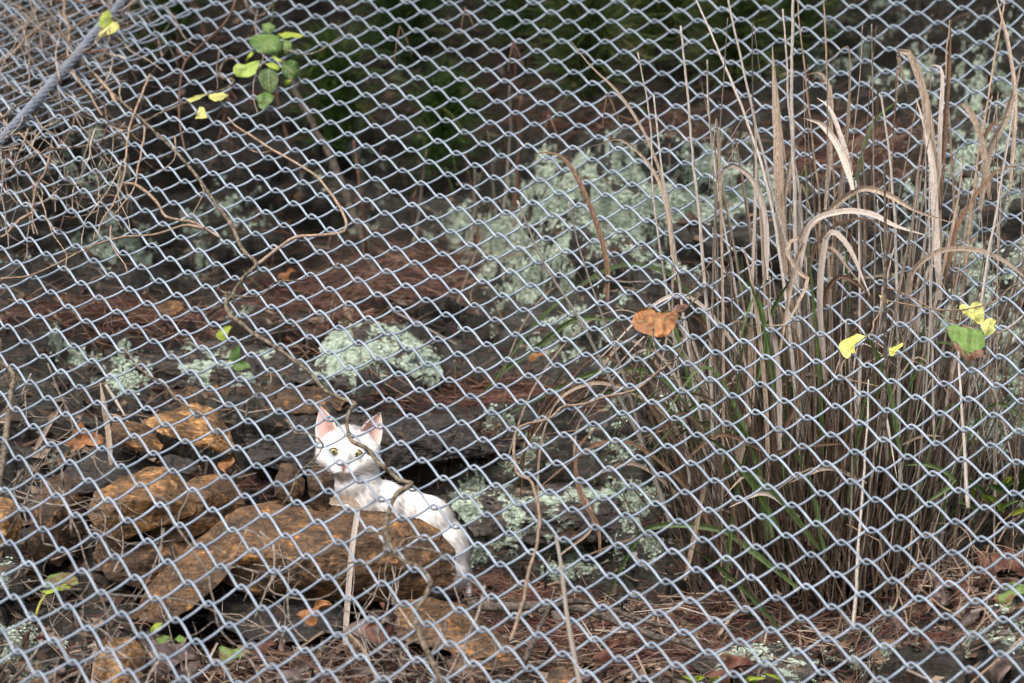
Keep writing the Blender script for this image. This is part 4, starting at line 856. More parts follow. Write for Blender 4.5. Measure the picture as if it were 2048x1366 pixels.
qx = V[:, 0] / CK + 1024; qy = 683 - (V[:, 2] - CAMZ) / CK; qd = (V[:, 1] - CD) / CK


def blob(x, y, rx, ry, dmax=1e9):
    return np.exp(-(((qx - x) / rx) ** 2 + ((qy - y) / ry) ** 2)) * (qd < dmax)


colr = np.tile(np.array([.93, .92, .905]), (len(V), 1))


def paint(w, c):
    global colr
    colr = colr * (1 - w[:, None]) + np.array(c) * w[:, None]


paint(.75 * blob(716, 853, 13, 13, 10), (.30, .31, .34))          # grey smudge on the crown
paint(.35 * blob(690, 858, 16, 9, 10), (.45, .45, .47))
paint(np.clip(1.6 * blob(690, 929, 7.5, 5, -40), 0, .95), (.52, .20, .18))      # pink nose
paint(np.clip(1.4 * blob(689, 937, 2.6, 5, -40), 0, .9), (.25, .11, .10))
paint(np.clip(.9 * blob(681, 944.5, 9, 2.2, -30) + .9 * blob(698, 945, 9, 2.2, -30), 0, .8), (.34, .24, .22))   # mouth
for ex, ey in ((669.5, 902), (716, 906)):
    paint(np.clip(.35 * blob(ex, ey, 12, 8, 0), 0, .35), (.55, .47, .44))
for k, (s, u, v) in info.items():
    if s == 0: colr[k] = np.array([.64, .42, .39]) * (.65 + .35 * min(1, 2.2 * abs(u - .55))) if .06 < u < .96 and v > .06 else (.86, .78, .75)
    else: colr[k] = (.84, .80, .78)
at = me.color_attributes.new('tint', 'FLOAT_COLOR', 'POINT')
at.data.foreach_set('color', np.concatenate([colr, np.ones((len(V), 1))], 1).ravel().astype(np.float32))
me.polygons.foreach_set('use_smooth', [True] * len(me.polygons))
M_CAT = mat('cat_coat', (.93, .93, .93), (1, 1, 1), 160, .9, .25, tint=True, spec=.15)
cat_root = empty('cat', cp(790, 1205, 30), 'white cat with pink ears and a grey smudge peering over the boulder', 'cat')
me.materials.append(M_CAT)
body = bpy.data.objects.new('body', me); COL.objects.link(body); body.parent = cat_root
body.matrix_parent_inverse = Matrix.Translation(-Vector(cat_root.location))
# short coat: tapered hairs combed back and down
me.calc_loop_triangles()
tri = np.array([t.vertices[:] for t in me.loop_triangles]); P0, P1, P2 = V[tri[:, 0]], V[tri[:, 1]], V[tri[:, 2]]
fn = np.cross(P1 - P0, P2 - P0); ar = np.linalg.norm(fn, axis=1); fn /= ar[:, None] + 1e-12
okf = np.array([not (t[0] in info and info[t[0]][0] == 0 and not (info[t[0]][1] > .55 and info[t[0]][2] > .5)) for t in tri])
pr = ar * okf; pr /= pr.sum()
nh = 30000
pick = rng.choice(len(tri), nh, p=pr)
r1, r2 = rng.random(nh), rng.random(nh); sw = r1 + r2 > 1; r1[sw] = 1 - r1[sw]; r2[sw] = 1 - r2[sw]
bp = P0[pick] + r1[:, None] * (P1 - P0)[pick] + r2[:, None] * (P2 - P0)[pick]; bn = fn[pick]
hx = bp[:, 0] / CK + 1024; hy = 683 - (bp[:, 2] - CAMZ) / CK
onhead = hy < 958
eyeless = np.minimum(np.hypot((hx - 669.5) / 15, (hy - 902) / 11), np.hypot((hx - 716) / 15, (hy - 906) / 11)) > 1
noseless = np.hypot((hx - 690) / 11, (hy - 931) / 8) > 1
keep = (eyeless & noseless) | (bp[:, 1] > CD + .01)
bp, bn, hx, hy, onhead, pick = bp[keep], bn[keep], hx[keep], hy[keep], onhead[keep], pick[keep]; nh = len(bp)
fl = np.where(onhead[:, None], np.stack([(hx - 690) / 60, .5 + 0 * hx, -(hy - 925) / 60], 1), np.array([.55, .15, -.75]))
fl = fl / (np.linalg.norm(fl, axis=1, keepdims=True) + 1e-6)
dr = bn * np.where(onhead, .26, .28)[:, None] + fl * .75 + rng.normal(0, .19, (nh, 3)); dr /= np.linalg.norm(dr, axis=1, keepdims=True)
ln = np.where(onhead, rng.uniform(.002, .0036, nh), rng.uniform(.0045, .008, nh))
sd = np.cross(dr, bn); sd /= np.linalg.norm(sd, axis=1, keepdims=True) + 1e-9
wd = .00042
HV = np.stack([bp - sd * wd, bp + sd * wd, bp + dr * ln[:, None] * .6 + bn * .0004 + sd * wd * .7, bp + dr * ln[:, None] + bn * .0002], 1)
hc = colr[tri[pick, 0]] * rng.uniform(.93, 1.04, (nh, 1))
fur_o = mass('fur', HV, [[0, 1, 2], [0, 2, 3]], mat('cat_fur', (.95, .95, .95), (1, 1, 1), 160, .9, 0, tint=True, spec=.1, trans=.5), np.clip(hc, 0, .96), cat_root, False, 'stuff')
fur_o.data.polygons.foreach_set('use_smooth', np.ones(len(fur_o.data.polygons), bool))
fur_o.data.normals_split_custom_set_from_vertices(np.repeat(unit(bn * .85 + dr * .15), 4, 0).tolist())
# eyes
M_IRIS = mat('cat_iris', (.19, .17, .04), (.36, .32, .10), 700, .12, 0, spec=.6)
M_PUPIL = mat('cat_pupil', (.004, .004, .004), (.008, .008, .008), 50, .08, 0, spec=.7)
M_LID = mat('cat_eyelid', (.06, .045, .04), (.12, .085, .075), 200, .6, 0)
for ex, ey, ed in ((669.5, 902, -45), (716, 906, -44)):
    c = cp(ex, ey, ed + 5.5)
    eye = MB(); b2 = bmesh.new(); bmesh.ops.create_uvsphere(b2, u_segments=24, v_segments=16, radius=1)
    vv = np.array([v.co[:] for v in b2.verts]) * np.array([11.0, 9.2, 8.4]) * CK + c
    eye.add(vv, [[v.index for v in f.verts] for f in b2.faces]); b2.free()
    eo = eye.build('eye', M_IRIS, cat_root)
    # slit pupil: a lens lying on the front of the ball
    pm = MB(); n = 16
    ring = []; 
    for k in range(n):
        a = 2 * math.pi * k / n; x = 2.1 * math.cos(a); z = 5.9 * math.sin(a)
        y = -8.5 * math.sqrt(max(0, 1 - (x / 9.6) ** 2 - (z / 7.4) ** 2)) - 1.2
        ring.append(c + np.array([x, y, z]) * CK)
    ring.append(c + np.array([0, -10.1, 0]) * CK)
    pm.add(ring, [[k, (k + 1) % n, n] for k in range(n)])
    po = pm.build('pupil', M_PUPIL, eo)
    # almond lids
    up = []; lo = []
    for k in range(13):
        t = -1 + k / 6.; x = t * 11.2
        zu = 7.4 * (1 - abs(t) ** 2.2) + .6 * t * (1 if ex > 690 else -1); zl = -6.4 * (1 - abs(t) ** 2.0) + .6 * t * (1 if ex > 690 else -1)
        yy = lambda z: -9.4 * math.sqrt(max(.02, 1 - (x / 13) ** 2 - (z / 10) ** 2)) - .4
        up.append(c + np.array([x, yy(zu), zu]) * CK); lo.append(c + np.array([x, yy(zl), zl]) * CK)
    lm = MB(); lm.add(*tube(np.array(up), 1.0 * CK, 6)); lm.add(*tube(np.array(lo), .8 * CK, 6))
    lm.build('eyelid', M_LID, eo)
M_WHISK = mat('cat_whisker', (.85, .85, .85), (.95, .95, .95), 50, .4, 0)
for sg in (-1, 1):
    for k in range(7):
        s0 = np.array([690 + sg * (10 + k % 3 * 4), 935 + (k - 3) * 2.0, -54 + (k % 3) * 2.])
        e0 = s0 + np.array([sg * (48 + 8 * (k % 4)), (k - 2.5) * 7 + 4, 10])
        mid = (s0 + e0) / 2 + np.array([0, -4, -6])
        wm = MB(); wm.add(*tube(spline([cp(*s0), cp(*mid), cp(*e0)], 9), np.linspace(.00022, .00008, 9), 4)); wm.build('whisker', M_WHISK, cat_root)


# ---------------------------------------------------------------- lichen flakes, needles and litter on the slope
def sample(wmap, n):
    """Random ground points with density following a weight map over the visible slope."""
    area = np.zeros_like(wmap); area[2:-2, 2:-2] = 1
    area = area * ((GX > -60) & (GX < 2110) & (GY > -40) & (GY < 1420))
    w = (wmap * area).ravel(); w = w / w.sum()
    k = rng.choice(len(w), n, p=w)
    P = GW.reshape(-1, 3)[k]; N = _TN.reshape(-1, 3)[k]
    jx = np.gradient(GW, axis=1).reshape(-1, 3)[k] * rng.uniform(-.5, .5, (n, 1)); jy = np.gradient(GW, axis=0).reshape(-1, 3)[k] * rng.uniform(-.5, .5, (n, 1))
    return P + jx + jy, N, k


def unit(v): return v / (np.linalg.norm(v, axis=-1, keepdims=True) + 1e-12)


n = 15000
P, N, k = sample(np.clip(LMASK - .35, 0, 1) ** 1.5, n)
for rv, rn, rm in LICHEN_ROCKS:
    pw = np.clip(rm - .35, 0, 1) ** 1.5 * (rn[:, 1] < .2)
    q = rng.choice(len(rv), int(30 + 2600 * pw.mean()), p=pw / pw.sum())
    P = np.concatenate([P, rv[q] + rng.normal(0, .002, (len(q), 3))]); N = np.concatenate([N, rn[q]])
n = len(P)
A1 = unit(np.cross(N, rng.normal(size=(n, 3)))); A2 = np.cross(N, A1)
rad = rng.uniform(.0012, .0042, n)[:, None]
ring = []
for j in range(7):
    a = 2 * math.pi * j / 7
    rr = rad * rng.uniform(.6, 1.25, (n, 1))
    ring.append(P + N * rng.uniform(.0012, .0042, (n, 1)) + (A1 * math.cos(a) + A2 * math.sin(a)) * rr)
V7 = np.stack(ring + [P + N * .0010], 1)
tone = rng.uniform(.4, 1.2, (n, 1))
mass('lichen', V7, [[j, (j + 1) % 7, 7] for j in range(7)], M_LFLAKE, np.clip(np.array([.44, .53, .44]) * tone + rng.normal(0, .015, (n, 3)), .05, .7), None, False, 'stuff')
tag(bpy.data.objects['lichen'], 'pale grey-green leafy lichen crusting the rock faces', 'lichen')

NEED = [(950, 806, 170, 20, 1), (1080, 800, 110, 18, .9), (780, 560, 220, 70, .5), (660, 690, 90, 40, .7), (640, 600, 150, 45, .8), (250, 655, 240, 36, .6), (420, 690, 160, 30, .5),
        (1150, 1290, 330, 60, .5), (1000, 1195, 170, 26, .8), (1250, 250, 230, 40, .5), (1700, 310, 130, 70, .7), (1450, 1230, 160, 90, .3), (880, 905, 130, 16, 1.4),
        (750, 1330, 420, 50, .35), (1700, 1240, 240, 80, .35), (450, 960, 60, 30, .5)]
n = 8200
P, N, k = sample(spots(GX, GY, NEED) ** 1.2 + .012, n)
d = rng.normal(size=(n, 3)) * np.array([1, .5, .28]); d = unit(d - N * (np.sum(d * N, 1, keepdims=True)) * .85)
ln = rng.uniform(.05, .125, n)[:, None]
sd = unit(np.cross(d, N)) * .00062
b0 = P + N * rng.uniform(.001, .012, (n, 1)); bend = unit(np.cross(sd, d)) * rng.normal(0, .006, (n, 1))
c0, c1, c2 = b0 - d * ln / 2, b0 + bend, b0 + d * ln / 2 + N * .002
NV = np.stack([c0 - sd, c0 + sd, c1 - sd + 0 * N, c1 + sd, c2 - sd * .5, c2 + sd * .5, c1 + N * .0009], 1)
nc = np.array([.075, .034, .024]) * rng.uniform(.25, 2.2, (n, 1)) + rng.normal(0, .008, (n, 3)) + (rng.random((n, 1)) < .16) * np.array([.17, .14, .105])
mass('fallen_pine_needles', NV, [[0, 1, 6], [2, 0, 6], [1, 3, 6], [4, 2, 6], [3, 5, 6], [5, 4, 6]], M_NEEDLE, np.clip(nc, .01, .6), None, False, 'stuff')
tag(bpy.data.objects['fallen_pine_needles'], 'reddish brown fallen pine needles matted on ledges and soil', 'pine needles')

# crumbled leaf and straw litter
n = 5200
LIT = spots(GX, GY, [(900, 1310, 900, 90, 1), (1850, 1180, 220, 130, 1), (500, 650, 500, 60, .25), (60, 1200, 200, 120, .5), (1200, 1220, 300, 40, .6), (700, 100, 700, 200, .15), (250, 900, 220, 90, .3)])
P, N, k = sample(LIT + .02, n)
A1 = unit(np.cross(N, rng.normal(size=(n, 3)))); A2 = np.cross(N, A1)
L1 = rng.uniform(.004, .017, (n, 1)); L2 = L1 * rng.uniform(.15, .7, (n, 1))
lf = rng.uniform(.001, .010, (n, 1)); tl = N * rng.normal(0, .006, (n, 1))
LV = np.stack([P + A1 * L1 + N * lf + tl, P + A2 * L2 + N * (lf + rng.normal(0, .003, (n, 1))), P - A1 * L1 + N * lf - tl, P - A2 * L2 + N * (lf + rng.normal(0, .003, (n, 1)))], 1)
pal = np.array([[.13, .085, .055], [.055, .034, .024], [.24, .18, .13], [.085, .043, .03], [.03, .022, .018], [.16, .13, .11]])
mass('leaf_litter', LV, [[0, 1, 2], [0, 2, 3]], M_LITTER, np.clip(pal[rng.integers(0, 6, n)] * rng.uniform(.6, 1.3, (n, 1)), .01, .8), None, False, 'stuff')
tag(bpy.data.objects['leaf_litter'], 'crumbled brown leaf scraps and soil crumbs strewn over the slope', 'leaf litter')

# short broken straws and grass scraps
n = 800
P, N, k = sample(spots(GX, GY, [(900, 1310, 900, 90, 1), (1600, 1230, 330, 110, 1.2), (1880, 1180, 220, 130, .8), (1150, 1180, 250, 60, .5), (250, 900, 250, 120, .4), (600, 640, 500, 50, .3)]) + .012, n)
d = rng.normal(size=(n, 3)) * np.array([1, .6, .45]); d = unit(d - N * (np.sum(d * N, 1, keepdims=True)) * .7)
ln = rng.uniform(.03, .14, n)[:, None]; sd = unit(np.cross(d, N)) * rng.uniform(.0007, .0024, (n, 1))
b0 = P + N * rng.uniform(.003, .022, (n, 1)); bend = unit(np.cross(sd, d)) * rng.normal(0, .007, (n, 1))
c0, c1, c2 = b0 - d * ln / 2, b0 + bend, b0 + d * ln / 2
NV = np.stack([c0 - sd, c0 + sd, c1 - sd, c1 + sd, c2 - sd * .5, c2 + sd * .5, c1 + N * .0009], 1)
nc = np.array([[.32, .25, .19], [.20, .145, .105], [.13, .09, .065], [.06, .045, .035], [.34, .30, .26]])[rng.integers(0, 5, n)] * rng.uniform(.6, 1.2, (n, 1))
mass('dry_grass_scraps', NV, [[0, 1, 6], [2, 0, 6], [1, 3, 6], [4, 2, 6], [3, 5, 6], [5, 4, 6]], M_NEEDLE, np.clip(nc, .01, .7), None, False, 'stuff')
tag(bpy.data.objects['dry_grass_scraps'], 'broken straw and dry grass scraps scattered over the litter', 'dry grass')

# pebbles and rubble so that ledges break up
n = 2600
P, N, k = sample(.15 + spots(GX, GY, [(250, 1000, 350, 200, 1), (900, 1300, 900, 90, .7), (1900, 1180, 200, 120, .8), (300, 690, 350, 60, .5)]), n)
oc = np.array([[1, 0, 0], [-1, 0, 0], [0, 1, 0], [0, -1, 0], [0, 0, 1], [0, 0, -1]], float)
s_ = rng.lognormal(math.log(.0045), .5, (n, 1, 1))
PV = P[:, None] + oc[None] * s_ * rng.uniform(.5, 1.4, (n, 6, 1)) + rng.normal(0, .0012, (n, 6, 3))
mass('rubble', PV, [[0, 2, 4], [2, 1, 4], [1, 3, 4], [3, 0, 4], [2, 0, 5], [1, 2, 5], [3, 1, 5], [0, 3, 5]], M_LITTER,
     np.clip(pal[rng.integers(0, 6, n)] * rng.uniform(.4, 1.1, (n, 1)), .01, .8), None, False, 'stuff')
tag(bpy.data.objects['rubble'], 'small brown and grey stone chips lying on the ledges', 'rubble')


# ---------------------------------------------------------------- stems, vines, twigs
def mpt(x, y, off=.012):
    return W(x, y, float(Dm(x, y)) - off)


def path(pts, off=.012, n=None, wob=0.0, D=None):
    """Traced line: lies on the netting (D None) or at its own distances (x, y, D)."""
    Q = [W(p[0], p[1], p[2]) if len(p) > 2 else (W(p[0], p[1], D) if D else mpt(p[0], p[1], off)) for p in pts]
    L = sum(np.linalg.norm(Q[i + 1] - Q[i]) for i in range(len(Q) - 1))
    C = spline(Q, n or max(6, int(L / .012)))
    if wob:
        C = C + (np.stack([fbm(C * 22 + 5.1 * k, 3, 40 + k) for k in range(3)], 1) - .5) * wob
    return C


def stem(root, name, pts, w0, w1, m, off=.012, wob=0.0, D=None, k=6, knob=.18):
    C = path(pts, off, None, wob, D)
    n = len(C)
    r = np.linspace(w0, w1, n) / 2 * (1 + knob * (fbm(C * 60, 3, 8) - .5) * 2)
    mb = MB(); mb.add(*tube(C, r, k)); return mb.build(name, m, root)


def blade(root, name, pts, w, m, off=.012, D=None, fold=.22, face=(0, -1, .2), twist=0.0, tip=.08, root_w=.55):
    C = path(pts, off, None, 0, D); n = len(C)
    t = np.linspace(0, 1, n)
    ww = w * np.clip(np.minimum(root_w + t * 2.2, (1 - t) * 3.2 + tip), tip, 1) * (1 + .25 * (fbm(C * 30, 2, 6) - .5))
    mb = MB(); mb.add(*ribbon(C, ww, fold, face, twist)); return mb.build(name, m, root, smooth=False)


PX = .0007     # one photo pixel at the netting, metres

# the main climbing vine twining down the netting past the cat
vine = empty('climbing_vine', mpt(880, 1360), 'thick twisted grey-brown vine winding down the netting past the cat', 'vine')
main = [(60, -60), (120, 60), (190, 150), (240, 200), (286, 241), (344, 296), (396, 355), (430, 406), (461, 447), (486, 500), (512, 528), (486, 556), (470, 580), (464, 594), (452, 604), (458, 628), (484, 648), (508, 668), (545, 690), (590, 722), (622, 748), (652, 782), (684, 798), (709, 806), (702, 820), (694, 837), (695, 858), (706, 884), (730, 895), (743, 907), (753, 921), (766, 933), (780, 944), (800, 961), (824, 968), (795, 986), (776, 1030), (774, 1068), (800, 1118), (836, 1134), (860, 1162), (848, 1198), (830, 1224), (842, 1276), (868, 1330), (892, 1390)]
mo = [.010 + .011 * math.sin(i * 1.9) for i in range(len(main))]
Cm = spline([mpt(x, y, o + .004) for (x, y), o in zip(main, mo)], 420)
r_ = np.interp(np.linspace(0, 1, 420), [0, .2, .45, .7, 1], [.0015, .0017, .0030, .0029, .0038]) * (1 + .35 * (fbm(Cm * 70, 3, 3) - .5) * 2)
mb = MB(); mb.add(*tube(Cm, r_, 8)); mb.build('stem', M_VINE, vine)
stem(vine, 'tendril', [(512, 530), (560, 494), (592, 474), (640, 470), (688, 464), (684, 424), (640, 360), (600, 332), (548, 302), (468, 248), (456, 236)], .0052, .003, M_TANTWIG, wob=.004)
stem(vine, 'tendril', [(468, 592), (520, 592), (552, 564), (600, 560), (640, 544), (700, 518)], .0030, .0015, M_VINE)
stem(vine, 'tendril', [(440, 568), (436, 580), (462, 590), (472, 606), (466, 612)], .003, .002, M_VINE)
stem(vine, 'tendril', [(250, 698), (276, 734), (300, 752), (330, 770), (350, 796), (390, 822), (416, 838), (434, 862), (432, 880), (398, 906)], .0032, .0018, M_VINE)
stem(vine, 'tendril', [(541, 744), (540, 770), (510, 788), (490, 808), (462, 824), (430, 838)], .0028, .0016, M_VINE)
stem(vine, 'tendril', [(570, 838), (582, 850), (590, 866), (620, 868), (640, 880), (646, 888), (636, 910), (618, 928), (596, 945), (582, 985), (564, 1010)], .0028, .0017, M_VINE)
stem(vine, 'tendril', [(734, 1058), (764, 1072), (770, 1098), (760, 1118), (730, 1130), (700, 1124), (680, 1134), (674, 1150)], .0034, .002, M_VINE)
stem(vine, 'tendril', [(794, 1094), (842, 1096), (880, 1106), (905, 1130), (915, 1146)], .0028, .0016, M_TWIG)
stem(vine, 'tendril', [(800, 1090), (815, 1076), (860, 1074), (866, 1084)], .0022, .0016, M_TWIG)

vb = empty('climbing_vine', mpt(430, 480), 'thin pale brown vine curling through the netting left of centre', 'vine')
stem(vb, 'stem', [(236, 372), (262, 366), (292, 384), (318, 412), (334, 434), (388, 446), (412, 458), (440, 475)], .0055, .0035, M_TANTWIG, wob=.004)
stem(vb, 'stem', [(412, 458), (366, 452), (300, 470), (215, 480), (130, 518), (60, 552), (0, 558)], .004, .0025, M_TANTWIG, wob=.006)
stem(vb, 'tendril', [(208, 306), (218, 322), (232, 330), (240, 346), (244, 362)], .003, .002, M_VINE)
stem(vb, 'tendril', [(350, 272), (350, 315), (338, 330), (322, 340), (312, 342)], .0024, .0014, M_TANTWIG)

ve = empty('leafy_vine', mpt(500, 60), 'red-stemmed vine bearing a cluster of green leaves at upper left', 'vine')
stem(ve, 'stem', [(476, -40), (468, 10), (448, 48), (410, 84), (372, 122), (362, 156), (358, 210), (360, 250), (370, 302)], .0048, .003, M_REDTWIG)
stem(ve, 'stem', [(372, 122), (362, 108), (352, 98)], .0028, .002, M_REDTWIG)
stem(ve, 'stem', [(476, 118), (456, 118), (442, 132), (440, 148), (452, 158), (470, 160), (452, 178), (400, 196), (330, 224), (270, 252), (180, 290), (100, 300), (20, 336), (-40, 360)], .0046, .003, M_VINE, wob=.005)
stem(ve, 'stem', [(515, 20), (510, 50), (520, 90), (526, 118), (508, 160), (508, 200), (516, 228)], .0022, .0014, M_TWIG, off=.03)
stem(ve, 'stem', [(545, -30), (546, 30), (540, 60), (555, 100), (545, 122)], .0022, .0014, M_GREENBL, off=.03)
stem(ve, 'stem', [(560, 96), (620, 108), (690, 68)], .002, .0012, M_TWIG, off=.02)

# heart-shaped leaf blades
M_LGREEN = mat('leaf_green', (.055, .115, .030), (.12, .205, .055), 60, .5, .25, rnd=.15, trans=.2)
M_LDARK = mat('leaf_dark_green', (.03, .068, .018), (.07, .13, .035), 60, .5, .25, rnd=.15, trans=.2)
M_LLIME = mat('leaf_lime', (.22, .31, .035), (.40, .50, .08), 60, .5, .25, trans=.3)
M_LYEL = mat('leaf_yellow', (.55, .52, .09), (.72, .70, .22), 60, .5, .2, trans=.35)
M_LPALE = mat('leaf_pale_yellow', (.52, .53, .16), (.66, .67, .28), 60, .5, .2, trans=.35)
M_LGBR = mat('leaf_green_brown_spots', (.16, .085, .05), (.16, .25, .075), 30, .55, .3, ramp=(.40, .50), trans=.2)
M_LBROWN = mat('leaf_dry_orange', (.12, .05, .022), (.42, .20, .085), 45, .5, .8, trans=.2, ramp=(.33, .6))
M_LVEIN = mat('leaf_vein', (.24, .27, .10), (.36, .38, .17), 60, .6, 0)
M_LMID = mat('leaf_mid_green', (.085, .17, .04), (.17, .28, .075), 60, .5, .25, trans=.25)
M_LLIME2 = mat('leaf_lime_brown', (.13, .09, .05), (.30, .42, .09), 40, .5, .25, ramp=(.30, .42), trans=.25)
M_LRED = mat('leaf_dull_red', (.05, .022, .017), (.17, .075, .05), 50, .65, .6)
M_LGREY = mat('leaf_grey_purple', (.05, .036, .034), (.19, .145, .135), 50, .6, .6)


def leaf(root, name, at, size, ang, m, tilt=(0, 0), curl=.25, wav=.06, heart=.22, wid=.9, notch=0):
    """Heart-shaped leaf: base at the stalk, tip along ang (degrees, picture plane, 0 = right, 90 = up)."""
    nu, nv = 12, 8
    V = []; Fc = []
    for i in range(nu + 1):
        t = i / nu
        half = wid * .5 * (math.sin(math.pi * min(1, t ** .62)) ** .8) * (1 - .25 * t) + (.012 if i in (0, nu) else 0)
        for j in range(-nv // 2, nv // 2 + 1):
            s = j / (nv / 2)
            back = -heart * (1 - t) ** 3 * (abs(s) ** 1.3) * (1.6 - abs(s))
            x = t + back; y = s * half
            z = -curl * (abs(s) * half) ** 1.4 * 1.2 - curl * .45 * t * t + wav * math.sin(7 * t + 3 * s + at[0]) * abs(s)
            if notch and t > .55 and abs(s) > .5: y *= 1 - notch * (t - .55); x += notch * .1 * math.sin(20 * t)
            V.append((x, y, z))
    w_ = nv + 1
    for i in range(nu):
        for j in range(nv):
            Fc.append([i * w_ + j, i * w_ + j + 1, (i + 1) * w_ + j + 1, (i + 1) * w_ + j])
    V = np.array(V) * size
    n0 = len(V)
    V2 = V - np.array([0, 0, .0004]); V = np.concatenate([V, V2]); Fc = Fc + [[q + n0 for q in f[::-1]] for f in Fc]
    a = R(ang)
    ex = np.array([math.cos(a), 0, math.sin(a)]); nn = np.array([0, -1., 0]); ey = np.cross(nn, ex)
    if (Matrix.Rotation(R(tilt[0]), 3, Vector(ex)) @ Matrix.Rotation(R(tilt[1]), 3, Vector(ey)) @ Vector(nn)).z < 0: tilt = (-tilt[0], -tilt[1])
    M = Matrix.Rotation(R(tilt[0]), 3, Vector(ex)) @ Matrix.Rotation(R(tilt[1]), 3, Vector(ey))
    ex, ey, nn = (np.array(M @ Vector(q)) for q in (ex, ey, nn))
    P = np.array(at) + V[:, :1] * ex + V[:, 1:2] * ey + V[:, 2:3] * nn
    mb = MB(); mb.add(P, Fc)
    return mb.build(name, m, root)


S_ = .00080


def polyleaf(root, name, pts, D, m, sc=2.9057, off=(0, 0), tilt=.35, bulge=.012, seed=0, wav=.004):
    """A leaf blade with its own outline, tilted back, cupped and wavy, with a real underside."""
    P2 = np.array([(off[0] + x / sc, off[1] + y / sc) for x, y in pts])
    c = P2.mean(0); ext = np.abs(P2 - c).max()
    b2 = bmesh.new()
    vs = [b2.verts.new((x, y, 0)) for x, y in P2]
    b2.faces.new(vs)
    bmesh.ops.triangulate(b2, faces=b2.faces[:])
    for it in range(3):
        bmesh.ops.subdivide_edges(b2, edges=[e for e in b2.edges if e.calc_length() > 7], cuts=1)
        bmesh.ops.triangulate(b2, faces=[f for f in b2.faces if len(f.verts) > 3])
    b2.verts.index_update()
    q = np.array([v.co[:] for v in b2.verts]); Fc = [[v.index for v in f.verts] for f in b2.faces]; b2.free()
    edge = vnoise(np.stack([q[:, 0] * .35, q[:, 1] * .35, 0 * q[:, 0]], 1), seed) - .5

    def dep(x, y):
        z = 0 * x; rr = ((x - c[0]) / ext) ** 2 + ((y - c[1]) / ext) ** 2
        return D + (c[1] - y) * .0007 * tilt + bulge * rr * (vnoise(np.stack([x / ext * .9 + 9, y / ext * .9 + seed, z], 1), seed + 3) * 2 - .6) \
            + wav * (vnoise(np.stack([x * .09, y * .09, z], 1), seed + 7) - .5) * 2
    V = Wa(q[:, 0] + edge * 1.6, q[:, 1] + edge * 1.2, dep(q[:, 0], q[:, 1])); n0 = len(V)
    V = np.concatenate([V, V + np.array([0, .0005, -.0001])])
    mb = MB(); mb.add(V, Fc + [[i + n0 for i in f[::-1]] for f in Fc])
    o = mb.build(name, m, root)
    if ext > 13 and root is not None:          # midrib and side veins stand proud of the blade
        dd = ((P2[:, None] - P2[None]) ** 2).sum(-1); i0, i1 = np.unravel_index(dd.argmax(), dd.shape)
        A, B = P2[i0], P2[i1]; ax = (B - A) / np.linalg.norm(B - A); pe = np.array([-ax[1], ax[0]])
        wdt = np.abs((P2 - c) @ pe).max(); L = np.linalg.norm(B - A)
        lines = [(A + (B - A) * .06, (A + B) / 2 * .5 + c * .5, A + (B - A) * .94)]
        for k in (.3, .5, .68):
            for sg in (-1, 1):
                s0 = A + (B - A) * k + (c - (A + B) / 2) * .5; lines.append((s0, s0 + pe * sg * wdt * .35 + ax * L * .07, s0 + pe * sg * wdt * .62 + ax * L * .17))
        vb_ = MB()
        for j, ln in enumerate(lines):
            sp_ = spline([np.array([*p, 0]) for p in ln], 10)[:, :2]
            vb_.add(*tube(Wa(sp_[:, 0], sp_[:, 1], dep(sp_[:, 0], sp_[:, 1]) - .0003), .00042 if j == 0 else .00026, 4))
        vb_.build('vein', M_LVEIN, o)
    return o


def DM(x, y, o): return float(Dm(x, y)) - o


GC = dict(sc=2.9057, off=(0, 0))
for k, (pts, m, o, tl) in enumerate([
        ([(1455, 215), (1500, 200), (1570, 195), (1620, 210), (1640, 260), (1630, 300), (1570, 315), (1500, 305), (1465, 270), (1450, 240)], M_LGREEN, .045, .9),
        ([(1355, 390), (1380, 370), (1430, 375), (1475, 355), (1515, 350), (1500, 390), (1480, 430), (1440, 450), (1375, 445), (1355, 420)], M_LLIME2, .05, .9),
        ([(1640, 370), (1690, 345), (1730, 360), (1745, 400), (1730, 450), (1690, 460), (1650, 440), (1635, 400)], M_LDARK, .05, .5),
        ([(1510, 410), (1560, 395), (1610, 420), (1620, 470), (1600, 520), (1570, 545), (1520, 500), (1500, 450)], M_LDARK, .04, .6),
        ([(1490, 560), (1540, 530), (1600, 560), (1580, 590), (1530, 640), (1505, 620)], M_LGREEN, .045, .5),
        ([(1615, 200), (1660, 185), (1720, 190), (1770, 210), (1740, 220), (1690, 215), (1650, 225)], M_LLIME, .05, 2),
        ([(1540, 370), (1590, 365), (1630, 385), (1620, 410), (1570, 395)], M_LLIME, .055, 1.5),
        ([(1580, 320), (1630, 345), (1640, 360), (1600, 350)], M_LLIME, .055, 1), ([(1425, 350), (1460, 295), (1475, 310), (1440, 350)], M_LLIME, .03, .5),
        ([(1650, 230), (1690, 240), (1700, 300), (1670, 320), (1645, 280)], M_LGREEN, .03, .5), ([(1650, 465), (1690, 462), (1690, 490), (1660, 500)], M_LLIME, .03, .5),
        ([(1520, 140), (1560, 130), (1600, 150), (1590, 190), (1530, 190)], M_LGREEN, .03, .8),
        ([(1085, 580), (1140, 555), (1200, 545), (1160, 575), (1105, 595)], M_LPALE, .035, 2), ([(1215, 550), (1290, 535), (1330, 555), (1290, 580), (1250, 590), (1215, 570)], M_LPALE, .035, 2),
        ([(1160, 620), (1185, 625), (1205, 685), (1135, 690), (1150, 650)], M_LPALE, .035, .5)]):
    x0, y0 = np.mean(pts, 0) / 2.9057
    polyleaf(ve, 'leaf', pts, DM(x0, y0, o), m, **GC, tilt=tl, seed=k)

